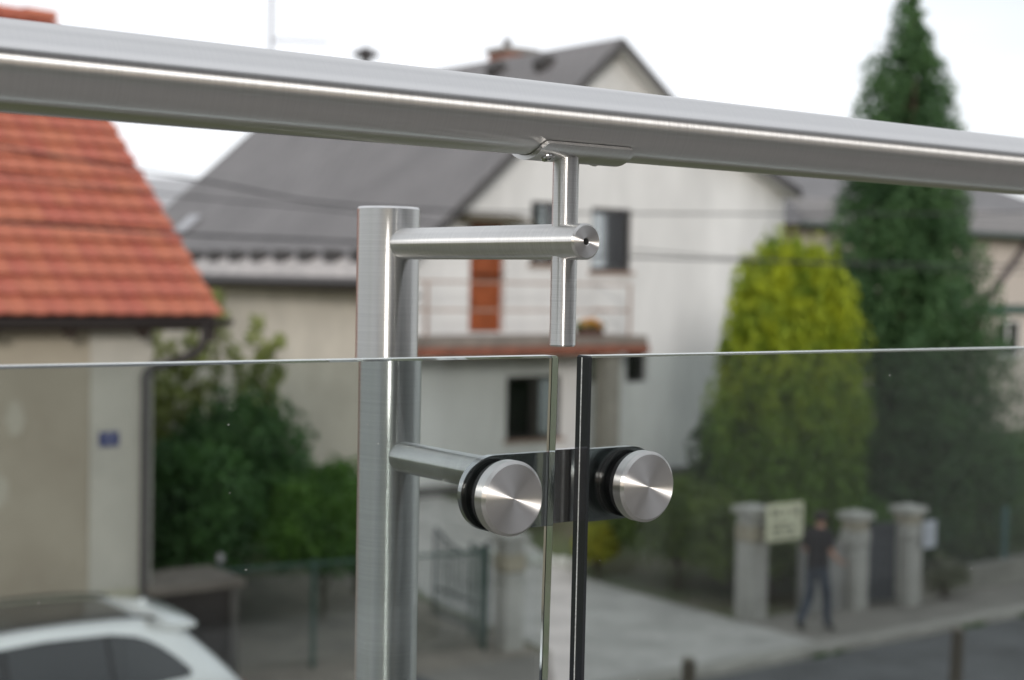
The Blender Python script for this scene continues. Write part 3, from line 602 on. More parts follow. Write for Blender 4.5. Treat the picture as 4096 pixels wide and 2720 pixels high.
# ---- neighbour's house on the right, behind the trees
nb = thing('timbered_house', 'beige house with brown diagonal timbers and hipped grey roof behind the dark conifer', 'house', (35, 31, 0.7))
NV = 26.6
nw = MB(); wall_holes(nw, 28.9, 43.0, 0.5, 6.4, NV, [(37.3, 38.5, 2.9, 4.0), (40.0, 41.2, 2.9, 4.0), (33.0, 34.2, 2.9, 4.0)], .2)
nw.add([(28.9, NV, .5), (28.9, 36, .5), (28.9, 36, 6.4), (28.9, NV, 6.4)], [(0, 3, 2, 1)]).build('wall', mat('beige render', (0.52, 0.46, 0.41), .95, var=.15, vscale=.8), nb)
for a in (33.0, 37.3, 40.0): window(nb, a, a + 1.2, 2.9, 4.0, NV, m_wwin, 1, (a + .1, a + .6), depth=.1)
m_timber = mat('brown grey timber', (0.13, 0.11, 0.105), .85, var=.35, vscale=3)
for a, b in (((36.6, 4.5), (38.6, 6.3)), ((34.4, 6.3), (36.2, 4.5)), ((40.2, 4.5), (42.2, 6.3)), ((30.2, 4.5), (32.2, 6.3))):
    MB().bar((a[0], NV - .03, a[1]), (b[0], NV - .03, b[1]), .05, .26).build('timber', m_timber, nb)
MB().box(28.8, 43.0, NV - .12, NV - .003, 4.16, 4.42).build('green_beam', mat('dark green beam', (0.045, 0.085, 0.07), .7), nb)
nr = MB(); a = [(28.3, NV - .6, 6.42), (43.6, NV - .6, 6.42), (43.6, 36.6, 6.42), (28.3, 36.6, 6.42), (32.4, 31.3, 8.75), (40.2, 31.3, 8.75)]
nr.add(a, [(0, 1, 5, 4), (1, 2, 5), (2, 3, 4, 5), (3, 0, 4), (3, 2, 1, 0)]); nrf = nr.build('roof', mat('pale grey roof sheets', (0.155, 0.15, 0.152), .7, var=.25, vscale=.9, stretch=(1, 1, 4)), nb)
MB().tube([(28.2, NV - .68, 6.38), (43.7, NV - .68, 6.34)], .08, 10).build('gutter', mat('dark green gutter', (0.03, 0.05, 0.04), .5), nrf)
q = MB()
for i in range(5): q.box(28.5 + .14 * i, 43.4 - .14 * i, NV - .52 + .28 * i, NV - .49 + .28 * i, 6.50 + .14 * i, 6.58 + .14 * i)
q.build('snow_rail', mat('grey snow rail', (.3, .29, .29), .6), nrf)
# ---- distant house far behind, seen in the gap between the two roofs
fh = thing('distant_house', 'far grey roofed house in the gap between the red and grey roofs', 'house', (27, 66, 0.8))
MB().box(22, 34, 62, 72, 0.4, 6.0).build('wall', mat('far grey render', (0.5, 0.49, 0.47), .95), fh)
MB().poly([(21.5, 61.5, 5.8), (21.5, 67, 9.3), (21.5, 72.5, 5.8)], (13.5, 0, 0)).build('roof', mat('far pale roof', (0.36, 0.36, 0.37), .7), fh)
# ---- antenna mast behind the slate roof
am = thing('antenna_mast', 'thin television antenna mast rising behind the slate roof ridge', 'antenna', (19.45, 36.85, 8.9))
MB().tube([(19.45, 37.25, 0.8), (19.45, 37.25, 13.6)], .05, 8).build('mast', mat('grey galvanised mast', (0.26, 0.26, 0.29), .5, metal=.4), am)
MB().tube([(19.5, 37.25, 11.25), (20.75, 36.35, 11.22)], .03, 6).build('boom', MATS['grey galvanised mast'], am)
for i in range(7):
    c = Vector((19.5, 37.25, 11.25)).lerp(Vector((20.75, 36.35, 11.22)), (i + .5) / 7); MB().tube([c + Vector((-.16, -.2, 0)), c + Vector((.16, .2, 0))], .016, 6).build('antenna_rod', MATS['grey galvanised mast'], am)
# ================================================================== YARD, FENCES, GATES
bs = thing('bin_shelter', 'low dark bin shelter with a flat stone slab on top beside the cream house', 'shelter', (7.3, 15.85, 0))
m_slab = mat('mossy brown slab', (0.17, 0.145, 0.125), .95, var=.35, vscale=3, bump=.5, bscale=30)
MB().box(6.70, 7.82, 15.42, 16.35, 1.36, 1.46).build('roof_slab', m_slab, bs, bevel=.012)
MB().box(6.77, 7.75, 15.52, 16.28, -.02, 1.358).build('body', mat('dark brown boards', (0.05, 0.042, 0.038), .85, var=.35, vscale=4, stretch=(6, 1, 1)), bs)
MB().box(7.66, 7.75, 15.46, 15.518, -.02, 1.357).build('side_pier', mat('brown grey pier', (.11, .10, .09), .9, var=.3), bs)
fn = thing('mesh_fence', 'low green wire mesh fence with a bent top rail in front of the bushes', 'fence', (9.9, 16.4, 0))
fpts = [(8.08, 16.62), (9.28, 16.47), (10.5, 16.28), (11.62, 16.06)]
for i, (a, b) in enumerate(fpts): MB().tube([(a, b, -.05), (a, b, 1.36 if i else 1.42)], .032, 12).build('fence_post', m_green if i else m_green, fn)
MB().lathe((8.08, 16.62, 0), 'Z', [(.04, 1.421), (.05, 1.47), (.03, 1.52), (0, 1.53)], 14).build('post_finial', mat('grey plastic cap', (.3, .28, .3), .6), fn)
MB().tube([(a, b, 1.31) for a, b in fpts], .02, 10).build('top_rail', m_green, fn)
mw = MB()
for (a, b) in zip(fpts[:-1], fpts[1:]):
    A = Vector((a[0], a[1], 0)); B = Vector((b[0], b[1], 0)); n_ = 22
    for i in range(1, n_):
        p_ = A.lerp(B, i / n_); mw.bar(p_ + Vector((0, 0, .05)), p_ + Vector((0, 0, 1.3)), .004, .004)
    for i in range(22): mw.bar(A + Vector((0, 0, .08 + i * .055)), B + Vector((0, 0, .08 + i * .055)), .004, .004)
tag(mw.build('wire_mesh', m_green, fn), kind='stuff')
m_stone = mat('pale weathered stone', (0.44, 0.43, 0.40), .92, var=.2, vscale=2.2, bump=.4, bscale=40, objrand=.07)
m_stone2 = mat('yellowish stone block', (0.40, 0.36, 0.28), .92, var=.2, vscale=3, bump=.4, bscale=40)
def pillar(u, v_, h, w, label, tan=False):
    t = thing('gate_pillar', label, 'pillar', (u, v_, 0), 'stone gate pillars along the pavement')
    b = w * .44
    zc = h - .12
    MB().box(u - b * .92, u + b * .92, v_ - b * .92, v_ + b * .92, -.05, zc - .42).build('shaft', m_stone, t, bevel=.015)
    MB().box(u - b, u + b, v_ - b, v_ + b, zc - .41, zc - .18).build('block', m_stone2 if tan else m_stone, t, bevel=.02)
    MB().box(u - b * .88, u + b * .88, v_ - b * .88, v_ + b * .88, zc - .175, zc - .002).build('block', m_stone2 if not tan else m_stone, t, bevel=.015)
    MB().box(u - b * 1.2, u + b * 1.2, v_ - b * 1.2, v_ + b * 1.2, zc, h - .035).add([(u - b * 1.2, v_ - b * 1.2, h - .034), (u + b * 1.2, v_ - b * 1.2, h - .034), (u + b * 1.2, v_ + b * 1.2, h - .034), (u - b * 1.2, v_ + b * 1.2, h - .034), (u, v_, h + .02)], [(0, 1, 4), (1, 2, 4), (2, 3, 4), (3, 0, 4)]).build('cap', m_stone, t)
    return t
pillar(11.95, 15.98, 1.57, .37, 'pale stone gate pillar at the left side of the driveway, beside the open gate', True)
pillar(16.02, 15.52, 1.68, .42, 'stone gate pillar at the right side of the driveway, carrying the yellow sign', True)
pillar(17.9, 15.2, 1.49, .38, 'stone pillar just right of the walking man')
pillar(18.86, 14.98, 1.54, .40, 'rightmost stone pillar, with a small white notice on its side')
gt = thing('iron_gate', 'open wrought iron gate leaf with vertical bars swung back from the driveway', 'gate', (11.8, 16.9, 0))
gp = lambda t, z: (11.80 + .12 * t, 16.25 + 1.45 * t, z)
ft = lambda t: 1.34 - .22 * math.sin(math.pi * t) ** 1.0 + .03
MB().tube([gp(0, .12)] + [gp(0, 1.40)], .022, 8).tube([gp(1, .12), gp(1, 1.32)], .022, 8).build('stile', m_iron, gt)
MB().tube([gp(i / 10, ft(i / 10)) for i in range(11)], .02, 8).build('top_bar', m_iron, gt)
MB().tube([gp(0, .15), gp(1, .15)], .022, 8).build('bottom_bar', m_iron, gt); MB().tube([gp(0, .52), gp(1, .52)], .02, 8).build('middle_bar', m_iron, gt)
for i in range(1, 13): MB().tube([gp(i / 13, .15), gp(i / 13, ft(i / 13))], .009, 6).build('bar', m_iron, gt)
gp2 = thing('green_gate_leaf', 'narrow green mesh gate leaf standing close to the left gate pillar', 'gate', (11.72, 16.15, 0))
q = MB().tube([(11.60, 16.14, .05), (11.60, 16.14, 1.35), (11.74, 16.55, 1.35), (11.74, 16.55, .05)], .02, 8)
q.build('frame', m_green, gp2); q = MB()
for i in range(18): q.bar((11.60, 16.14, .1 + i * .07), (11.74, 16.55, .1 + i * .07), .012, .012)
tag(q.build('wire_mesh', m_green, gp2), kind='stuff')
# low walls and dark gate between the right hand pillars
lw = thing('garden_wall', 'low grey concrete wall between the sign pillar and the middle pillar', 'wall', (17.3, 15.35, 0))
MB().bar((16.95, 15.42, .47), (17.70, 15.28, .47), .16, 1.0).build('wall_panel', mat('grey wall render', (0.30, 0.295, 0.285), .95, var=.2), lw)
MB().bar((16.95, 15.42, 1.0), (17.70, 15.28, 1.0), .22, .06).build('coping', m_conc, lw)
dg_ = thing('dark_gate', 'dark sheet metal garden gate between the two right hand pillars', 'gate', (18.4, 15.1, 0))
MB().bar((18.12, 15.16, .68), (18.64, 15.04, .68), .03, 1.12).build('sheet', mat('dark slate metal', (0.045, 0.05, 0.06), .6, var=.3), dg_)
MB().bar((18.12, 15.13, 1.26), (18.64, 15.01, 1.26), .045, .05).bar((18.12, 15.13, .12), (18.64, 15.01, .12), .045, .05).build('frame', m_iron, dg_)
pw = thing('fence_plinth', 'low rough concrete plinth running right from the last pillar', 'plinth', (21.5, 15.1, 0))
MB().bar((19.1, 15.05, .16), (26.0, 15.5, .16), .2, .44).build('plinth', mat('rough grey plinth', (0.30, 0.29, 0.26), .95, var=.35, vscale=1.5), pw)
for i in range(3): MB().tube([(21.75 + i * 2, 15.28 + i * .13, .3), (21.75 + i * 2, 15.28 + i * .13, 1.25)], .045 if i == 0 else .03, 12).build('fence_post', mat('blue green post', (0.05, 0.13, 0.14), .55), pw)
q = MB()
for i in range(14): q.bar((19.1, 15.05, .42 + i * .06), (26.0, 15.5, .42 + i * .06), .004, .004)
tag(q.build('wire_mesh', m_green, pw), kind='stuff')
# signs
ys = thing('yellow_sign', 'pale yellow notice board with dark lettering fixed to the driveway pillar', 'sign', (16.2, 15.05, 1.2))
m_yel = mat('pale yellow board', (0.70, 0.69, 0.50), .6, var=.06)
MB().box(15.84, 16.58, 15.06, 15.085, 1.20, 1.74).build('board', m_yel, ys, bevel=.004)
q = MB()
for r_, (z, h, x0, x1) in enumerate(((1.57, .10, 15.93, 16.5), (1.43, .045, 15.95, 16.48), (1.35, .045, 15.95, 16.4), (1.27, .04, 15.98, 16.44))):
    x = x0
    while x < x1:
        w = random.uniform(.025, .06) * (1.5 if r_ == 0 else 1); 
        if random.random() > .16: q.box(x, min(x + w, x1), 15.0565, 15.059, z, z + h * random.uniform(.75, 1))
        x += w + (.022 if r_ == 0 else .016)
tag(q.build('print', m_ink, ys), kind='stuff')
MB().box(15.95, 16.05, 15.086, 15.32, 1.4, 1.44).build('bracket', m_iron, ys)
wsn = thing('white_notice', 'small white notice plate on the side of the rightmost pillar', 'sign', (19.1, 14.75, .9))
MB().box(18.95, 19.26, 14.755, 14.775, .88, 1.30).build('plate', mat('bluish white plate', (.55, .57, .63), .5), wsn, bevel=.003)
q = MB()
for i in range(5): q.box(19.0, 19.0 + random.uniform(.12, .21), 14.7525, 14.7545, 1.2 - i * .06, 1.222 - i * .06)
tag(q.build('print', mat('faint grey print', (.35, .36, .4), .6), wsn), kind='stuff')
# two rough wooden stakes this side of the road
for (u, v_, h, lb) in ((11.17, 8.3, 1.87, 'right of the two rough brown wooden stakes at the near road edge'), (7.91, 8.3, 2.04, 'left of the two rough brown wooden stakes, only its top showing')):
    t = thing('wooden_stake', lb, 'stake', (u, v_, -.12), 'stakes at the near road edge')
    mk = MB().tube([(u + random.uniform(-.008, .008), v_ + random.uniform(-.008, .008), -.12 + (h + .12) * i / 8) for i in range(9)], [.062 - .0008 * i + random.uniform(-.003, .003) for i in range(9)], 12)
    mk.build('stake', mat('weathered brown wood', (0.10, 0.082, 0.062), .9, var=.4, vscale=5, stretch=(4, 4, .5), bump=.5, bscale=20), t)
    MB().tube([(u, v_, h), (u, v_, h + .02)], [.058, .045], 12).build('cut_top', mat('grey end grain', (.2, .18, .15), .9), t)
# power lines
m_wire = mat('black cable', (0.02, 0.02, 0.022), .6)
def wire(pts, r_, label):
    one('power_line', MB().tube(smooth_path(pts, 6), r_, 6), m_wire, label, 'power line', 'power lines over the street')
wire([(-4, 12, 5.42), (0, 12, 5.33), (3.9, 12, 5.266), (5.45, 12, 5.221), (7.2, 12, 5.205), (10.46, 12, 5.15), (16.5, 12, 5.184), (26, 12, 5.35)], .013, 'lowest dark power line, crossing the red roof and the thuja')
wire([(-4, 12.3, 6.9), (3.0, 12.3, 6.0), (5.7, 12.3, 5.71), (7.37, 12.3, 5.55), (10.7, 12.3, 5.62), (17.7, 12.3, 5.92), (26, 12.3, 6.5)], .010, 'upper power line sagging across the slate roof and pale gable')
wire([(-4, 12.6, 6.3), (3.0, 12.6, 5.75), (5.84, 12.6, 5.57), (7.55, 12.6, 5.50), (10.97, 12.6, 5.245), (17, 12.6, 5.11), (26, 12.6, 5.2)], .007, 'thinnest power line, just above the lowest one at the gable windows')
# ================================================================== TREES AND SHRUBS
m_bark = mat('brown bark', (0.09, 0.065, 0.045), .95, var=.4, vscale=8, bump=.5, bscale=25)
def leafmat(name, a, b, sc=1.4): return mat(name, a, .65, col2=b, vscale=sc, translucent=.22, spec=.3)
def plant(name, label, cat, base, crown, trunk_r, trunk_h, m, group=None, size=.1, per=120, up=None, aspect=1.0, fill=0, extra=None):
    t = thing(name, label, cat, base, group); cs, rs = crown
    bx, by, bz = base
    tr = MB().tube([(bx + random.uniform(-.02, .02) * i, by + random.uniform(-.02, .02) * i, bz - .1 + (trunk_h + .1) * i / 6) for i in range(7)], [trunk_r * (1.15 - .9 * i / 6) for i in range(7)], 10)
    for k in range(10):
        z = bz + trunk_h * random.uniform(.15, .9); a = random.uniform(0, 6.28); c = cs[random.randrange(len(cs))]
        tr.tube([(bx, by, z), ((bx + c[0]) / 2, (by + c[1]) / 2, (z + c[2]) / 2 + .1), c], [trunk_r * .4, trunk_r * .25, trunk_r * .1], 6)
    tr.build('trunk' if cat == 'tree' else 'stem', m_bark, t)
    P, N = blobs(cs, rs, per)
    if fill:
        C_ = np.array(cs); pick = rng.integers(0, len(cs), fill); ctr = np.array([bx, by, 0])
        Q = C_[pick] * 1.0; f_ = rng.random((fill, 1)) * .8; Q[:, :2] = ctr[:2] + (Q[:, :2] - ctr[:2]) * f_
        P = np.concatenate([P, Q + rng.normal(size=Q.shape) * .08]); N = np.concatenate([N, rng.normal(size=Q.shape)])
        sz = np.concatenate([np.full(len(P) - fill, size), np.full(fill, size * 2.6)])
    else: sz = np.full(len(P), size)
    leaf_cloud('crown' if cat == 'tree' else 'foliage', P, N, sz, m, t, up, aspect)
    return t
def column_crown(base, zs, rads, nb_, br, squash=1.0, jit=.12, shell=.82, lean=(0, 0)):
    cs = []; rs = []
    zs = np.array(zs, float); rads = np.array(rads, float)
    wts = np.interp(np.linspace(zs[0], zs[-1], 400), zs, rads); cdf = np.cumsum(wts); cdf /= cdf[-1]
    for k in range(nb_):
        z = np.interp((k + .5) / nb_, cdf, np.linspace(zs[0], zs[-1], 400)); r_ = float(np.interp(z, zs, rads)); a = k * 2.39996 + random.uniform(-.3, .3)
        f_ = shell * random.uniform(.75, 1.0 + jit); q = br * (0.45 + .75 * min(1, r_ / max(rads))) * random.uniform(.75, 1.25)
        cs.append((base[0] + max(0, r_ * f_ - q * .35) * math.cos(a), base[1] + max(0, r_ * f_ - q * .35) * math.sin(a), z)); rs.append((q, q, q * squash))
    cs = [(x + lean[0] * (z - 4), y + lean[1] * (z - 4), z) for x, y, z in cs]
    return cs, rs
# tall dark conifer
cb = (21.76, 17.44, 0.0)
plant('conifer_tree', 'tall dark green pointed conifer rising above the handrail on the right', 'tree', cb,
      column_crown(cb, [0.3, 1.2, 2.6, 4.2, 6.0, 7.6, 8.6, 9.2, 9.7, 10.15], [1.7, 2.3, 2.2, 1.8, 1.43, 1.1, .78, .44, .2, .05], 380, .38, 1.25, .12, lean=(-.02, .015)), .2, 9.6,
      leafmat('dark conifer green', (0.088, 0.17, 0.06), (0.032, 0.078, 0.033), 1.6), size=.065, per=150, aspect=1.5, fill=6000)
# golden thuja
def thuja_mat():
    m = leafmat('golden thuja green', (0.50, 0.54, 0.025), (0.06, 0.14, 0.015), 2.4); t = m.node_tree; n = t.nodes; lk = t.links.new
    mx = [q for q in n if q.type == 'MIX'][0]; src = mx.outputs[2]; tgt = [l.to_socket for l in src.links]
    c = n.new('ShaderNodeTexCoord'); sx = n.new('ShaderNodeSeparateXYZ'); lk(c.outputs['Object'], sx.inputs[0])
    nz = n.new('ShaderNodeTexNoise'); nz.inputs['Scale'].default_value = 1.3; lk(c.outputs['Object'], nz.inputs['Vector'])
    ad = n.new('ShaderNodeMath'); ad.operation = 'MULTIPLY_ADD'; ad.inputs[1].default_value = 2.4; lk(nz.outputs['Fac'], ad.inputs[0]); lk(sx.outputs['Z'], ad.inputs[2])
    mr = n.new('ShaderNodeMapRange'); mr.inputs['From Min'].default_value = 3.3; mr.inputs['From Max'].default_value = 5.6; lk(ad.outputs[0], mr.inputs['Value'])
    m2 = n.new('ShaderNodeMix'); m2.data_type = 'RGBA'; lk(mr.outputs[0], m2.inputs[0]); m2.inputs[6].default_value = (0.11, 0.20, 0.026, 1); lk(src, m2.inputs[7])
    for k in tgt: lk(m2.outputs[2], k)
    return m
tb = (18.65, 17.35, 0.0)
TC = column_crown(tb, [0.6, 1.6, 3.0, 4.2, 4.8, 5.1, 5.35], [1.18, 1.2, 1.14, 1.05, .86, .62, .32], 230, .22, 3.4, .28, .88)
for k in range(110):
    z = random.uniform(2.2, 5.1); r_ = float(np.interp(z, [2.2, 4.2, 4.8, 5.1], [1.12, 1.0, .8, .5])) * random.uniform(.82, 1.02); a = random.uniform(0, 6.283)
    TC[0].append((tb[0] + r_ * math.cos(a), tb[1] + r_ * math.sin(a), z + .25)); TC[1].append((.07, .07, random.uniform(.3, .5)))
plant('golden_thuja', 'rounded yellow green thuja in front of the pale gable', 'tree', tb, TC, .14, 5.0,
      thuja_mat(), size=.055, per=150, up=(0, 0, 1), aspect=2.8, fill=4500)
def shrub(label, c, r_, m, n=26, br=.34, per=110, size=.075, lift=0, name='shrub', group='garden shrubs', up=None, aspect=1.2, fill=700, cat='shrub'):
    cs = []; rs = []; k = 0
    for i in range(n):
        a = i * 2.39996; y = 1 - (i + .5) / n * 1.15; rr = math.sqrt(max(0, 1 - y * y)); f_ = random.uniform(.62, .9)
        cs.append((c[0] + r_[0] * rr * math.cos(a) * f_, c[1] + r_[1] * rr * math.sin(a) * f_, max(c[2] - r_[2] * .75, c[2] + r_[2] * y * f_))); q = br * random.uniform(.7, 1.25)
        rs.append((q, q, q * random.uniform(.8, 1.1)))
    b = (c[0], c[1], gz(c[1]))
    return plant(name, label, cat, b, (cs, rs), .04, max(.3, (c[2] - b[2]) * .9), m, group, size, per, up, aspect, fill)
g_dark = leafmat('deep shrub green', (0.075, 0.17, 0.045), (0.024, 0.062, 0.02), 1.8)
g_mid = leafmat('fresh shrub green', (0.115, 0.24, 0.037), (0.033, 0.082, 0.018), 1.6)
g_pale = leafmat('pale olive green', (0.33, 0.36, 0.11), (0.17, 0.22, 0.06), 2.0)
g_yel = leafmat('yellow variegated leaf', (0.45, 0.40, 0.05), (0.22, 0.26, 0.03), 4.0)
g_hedge = leafmat('olive hedge green', (0.165, 0.23, 0.05), (0.05, 0.08, 0.026), 2.2)
shrub('large dark green bush between the cream house and the slate roofed house', (9.95, 19.9, 1.6), (1.15, 1.2, 1.6), g_dark, 56, .45, 150, .085, name='bush', group=None, fill=1800)
shrub('dark leafy bush close behind the downpipe of the cream house', (8.75, 19.0, 1.25), (1.0, 1.0, 1.5), g_dark, 46, .4, 140, .085, name='bush', group=None, fill=1500)
shrub('brighter green bush right of the big dark one, behind the mesh fence', (10.62, 18.6, 1.05), (.95, .85, 1.3), g_mid, 54, .34, 140, .075, name='bush', group=None, fill=1200)
shrub('small green shrub behind the steel post by the house wall', (11.75, 19.6, 1.0), (.45, .6, .75), g_pale, 16, .28, 100, .07, name='bush', group=None, fill=400)
shrub('loose olive green shrub behind the swan neck of the downpipe', (9.0, 21.2, 2.2), (.95, .6, 1.55), g_pale, 30, .32, 70, .08, name='bush', group=None, fill=200)
# tall thin shoots behind
ts = thing('tall_shoots', 'tall pale yellow green shoots growing against the cream side wall', 'plant', (10.2, 21.4, gz(21.4)))
st = MB(); cs = []; rs = []
for (u, v_, h) in ((9.6, 21.4, 3.75), (9.95, 21.5, 4.1), (10.35, 21.4, 4.5), (10.75, 21.3, 4.15), (11.15, 21.2, 3.85), (9.3, 21.3, 3.9), (9.75, 21.2, 3.6), (10.55, 21.1, 3.7), (11.0, 21.3, 3.7)):
    b0 = Vector((u, v_, gz(v_))); tp = Vector((u + random.uniform(-.15, .2), v_, h)); st.tube([b0, b0.lerp(tp, .5) + Vector((.05, 0, 0)), tp], [.02, .014, .006], 6)
    for i in range(9):
        p_ = b0.lerp(tp, .45 + .55 * i / 8); cs.append((p_.x + random.uniform(-.12, .12), p_.y + random.uniform(-.1, .1), p_.z)); rs.append((.13, .13, .16))
st.build('stems', m_bark, ts); P, N = blobs(cs, rs, 60); leaf_cloud('foliage', P, N, .085, g_pale, ts)
shrub('clipped olive hedge along the right side of the driveway', (16.6, 17.7, .78), (.72, 2.0, .98), g_hedge, 76, .33, 120, .06, name='hedge', group=None, fill=2500)
shrub('rounded golden yellow shrub at the driveway edge, just right of the glass gap', (15.98, 18.95, .48), (.34, .36, .42), g_yel, 18, .16, 110, .05, group=None, fill=300)
shrub('bright yellow green shrub seen in the gap between the glass panels', (16.55, 21.3, 1.0), (.5, .6, .55), leafmat('lemon green leaf', (0.38, 0.40, 0.03), (0.14, 0.28, 0.03), 3.0), 22, .24, 110, .06, group=None, fill=500)
shrub('dark shrub at the left foot of the golden thuja', (18.15, 18.1, 1.4), (.7, .7, 1.5), leafmat('thuja foot green', (0.06, 0.11, 0.03), (0.03, 0.055, 0.02), 2.0), 36, .36, 130, .08, group=None, fill=1500)
shrub('leafy hedge behind the walking man and the yellow sign', (17.3, 16.35, .6), (.75, .55, .72), g_hedge, 34, .3, 130, .06, group=None, fill=1200)
shrub('fresh green shrub between the thuja and the dark conifer', (19.75, 16.9, .95), (.6, .6, .6), leafmat('grass green leaf', (0.12, 0.26, 0.04), (0.07, 0.16, 0.03), 2.0), 20, .28, 120, .07, group=None, fill=600)
shrub('light green bush at the right picture edge below the conifer', (24.6, 17.2, 1.1), (1.0, 1.0, 1.0), g_mid, 34, .36, 120, .08, group=None, fill=1000)
shrub('long green bank of low plants behind the plinth on the right', (22.6, 16.3, .45), (2.4, .6, .55), leafmat('meadow green', (0.12, 0.19, 0.05), (0.05, 0.09, 0.03), 2.0), 50, .34, 110, .07, group=None, fill=1500)
shrub('pale dusty cushion plant spilling over the plinth', (19.75, 14.95, .28), (.55, .22, .28), leafmat('dusty sage', (0.22, 0.23, 0.16), (0.12, 0.135, 0.085), 4.0), 18, .15, 100, .045, group=None, fill=300)
# white stone edging by the flower bed
ed = thing('bed_edging', 'pale rounded edging stones around the flower bed at the driveway end', 'edging', (15.4, 19.7, .1))
for i in range(7):
    a = i / 6; c = Vector((14.75 + 1.25 * a, 20.25 - .75 * a, gz(20.25 - .75 * a) + .06)); q = MB()
    q.lathe(c, 'Z', [(0, -.14), (.12, -.1), (.14, 0), (.11, .09), (0, .12)], 10); q.build('edging_stone', mat('whitewashed stone', (.55, .56, .52), .9, var=.15), ed)
# grass along the kerb and verge tufts
P = np.stack([rng.uniform(12.4, 25, 900), rng.normal(13.72, .03, 900), np.full(900, -.09)], 1); keep = np.sin(P[:, 0] * 1.7) + np.sin(P[:, 0] * 4.1) > .7; P = P[keep]
N = rng.normal(size=P.shape); N[:, 2] *= .2
tag(leaf_cloud('kerb_weeds', P, N, .07, g_mid, None, (0, 0, 1), 1.6), 'green weeds growing in the gutter along the kerb', 'weeds', kind='stuff')
# ================================================================== PERSON
def skin_mesh(name, V, E, rad, m, parent, sub=2, root=0):
    me = bpy.data.meshes.new(name); me.from_pydata(V, E, []); o = bpy.data.objects.new(name + '_tmp', me); COL.objects.link(o)
    o.modifiers.new('skin', 'SKIN'); sv_ = me.skin_vertices[0].data
    for i, r_ in enumerate(rad): sv_[i].radius = r_ if isinstance(r_, tuple) else (r_, r_); sv_[i].use_root = (i == root)
    md = o.modifiers.new('sub', 'SUBSURF'); md.levels = sub; md.render_levels = sub
    dg = bpy.context.evaluated_depsgraph_get(); dg.update(); nm = bpy.data.meshes.new_from_object(o.evaluated_get(dg)); bpy.data.objects.remove(o)
    nm.name = name; nm.materials.clear(); nm.materials.append(m); nm.polygons.foreach_set('use_smooth', [True] * len(nm.polygons))
    nm.transform(PM); ob = bpy.data.objects.new(name, nm); link(ob, parent); BASE[ob.name] = Vector((0, 0, 0)); return ob
PM = Matrix.Translation((16.22, 14.44, 0.0)) @ Matrix.Rotation(R(6), 4, 'Z')
per_ = thing('person', 'man in a black short sleeved shirt and blue jeans walking away on the pavement', 'person', (16.22, 14.44, 0))
J = dict(pel=(0, 0, .95), sp=(.01, 0, 1.12), ch=(.03, 0, 1.33), nk=(.04, 0, 1.49), hd0=(.055, 0, 1.56), hd1=(.06, 0, 1.64), hd2=(.055, 0, 1.70),
         rh=(0, -.095, .90), rk=(.11, -.10, .50), ra=(.13, -.10, .10), rt=(.25, -.11, .045), lh=(0, .095, .90), lk=(-.02, .10, .50), la=(-.25, .10, .14), lt=(-.15, .11, .045),
         rs=(.02, -.185, 1.41), re=(-.05, -.27, 1.16), rw=(.15, -.27, 1.02), rp=(.21, -.26, .99), ls=(.02, .185, 1.41), le=(.04, .26, 1.14), lw=(.22, .22, 1.03), lp=(.28, .21, 1.01))
rad = dict(pel=(.135, .10), sp=(.13, .095), ch=(.145, .10), nk=.055, hd0=.062, hd1=(.078, .095), hd2=(.07, .085), rh=.085, rk=.058, ra=.040, rt=.035, lh=.085, lk=.058, la=.040, lt=.035,
           rs=.06, re=.042, rw=.028, rp=(.034, .018), ls=.06, le=.042, lw=.028, lp=(.034, .018))
ed_ = [('pel', 'sp'), ('sp', 'ch'), ('ch', 'nk'), ('nk', 'hd0'), ('hd0', 'hd1'), ('hd1', 'hd2'), ('pel', 'rh'), ('rh', 'rk'), ('rk', 'ra'), ('ra', 'rt'), ('pel', 'lh'), ('lh', 'lk'), ('lk', 'la'), ('la', 'lt'),
       ('ch', 'rs'), ('rs', 're'), ('re', 'rw'), ('rw', 'rp'), ('ch', 'ls'), ('ls', 'le'), ('le', 'lw'), ('lw', 'lp')]
for s_, hy in (('r', -1), ('l', 1)):
    p_ = Vector(J[s_ + 'p'])
    for k, (dy, ln) in enumerate(((-.03, .065), (-.01, .08), (.01, .075), (.03, .06))):
        a = p_ + Vector((.035, dy, .004)); J[f'{s_}f{k}'] = tuple(a); J[f'{s_}g{k}'] = tuple(a + Vector((ln * .5, 0, -.012))); J[f'{s_}h{k}'] = tuple(a + Vector((ln * .75, 0, -.04)))
        for q in 'fgh': rad[f'{s_}{q}{k}'] = .0095
        ed_ += [(s_ + 'p', f'{s_}f{k}'), (f'{s_}f{k}', f'{s_}g{k}'), (f'{s_}g{k}', f'{s_}h{k}')]
    J[s_ + 't0'] = tuple(p_ + Vector((-.005, -hy * .045, .01))); J[s_ + 't1'] = tuple(p_ + Vector((.03, -hy * .055, .0))); rad[s_ + 't0'] = .012; rad[s_ + 't1'] = .010; ed_ += [(s_ + 'p', s_ + 't0'), (s_ + 't0', s_ + 't1')]
J['nose'] = (.165, 0, 1.635); rad['nose'] = .014; ed_.append(('hd1', 'nose'))
for s_, y in (('r', -1), ('l', 1)): J[s_ + 'ear'] = (.05, y * .088, 1.635); rad[s_ + 'ear'] = .018; ed_.append(('hd1', s_ + 'ear'))
keys = list(J.keys()); idx = {k: i for i, k in enumerate(keys)}
PM_save = PM; PM = Matrix()
bod = skin_mesh('body', [J[k] for k in keys], [(idx[a], idx[b]) for a, b in ed_], [rad[k] for k in keys], mat('skin', (0.50, 0.27, 0.19), .55), per_, 2)
PM = PM_save
bme = bod.data; bme.update(); vn = [v_.normal.copy() for v_ in bme.vertices]; vc = [v_.co.copy() for v_ in bme.vertices]
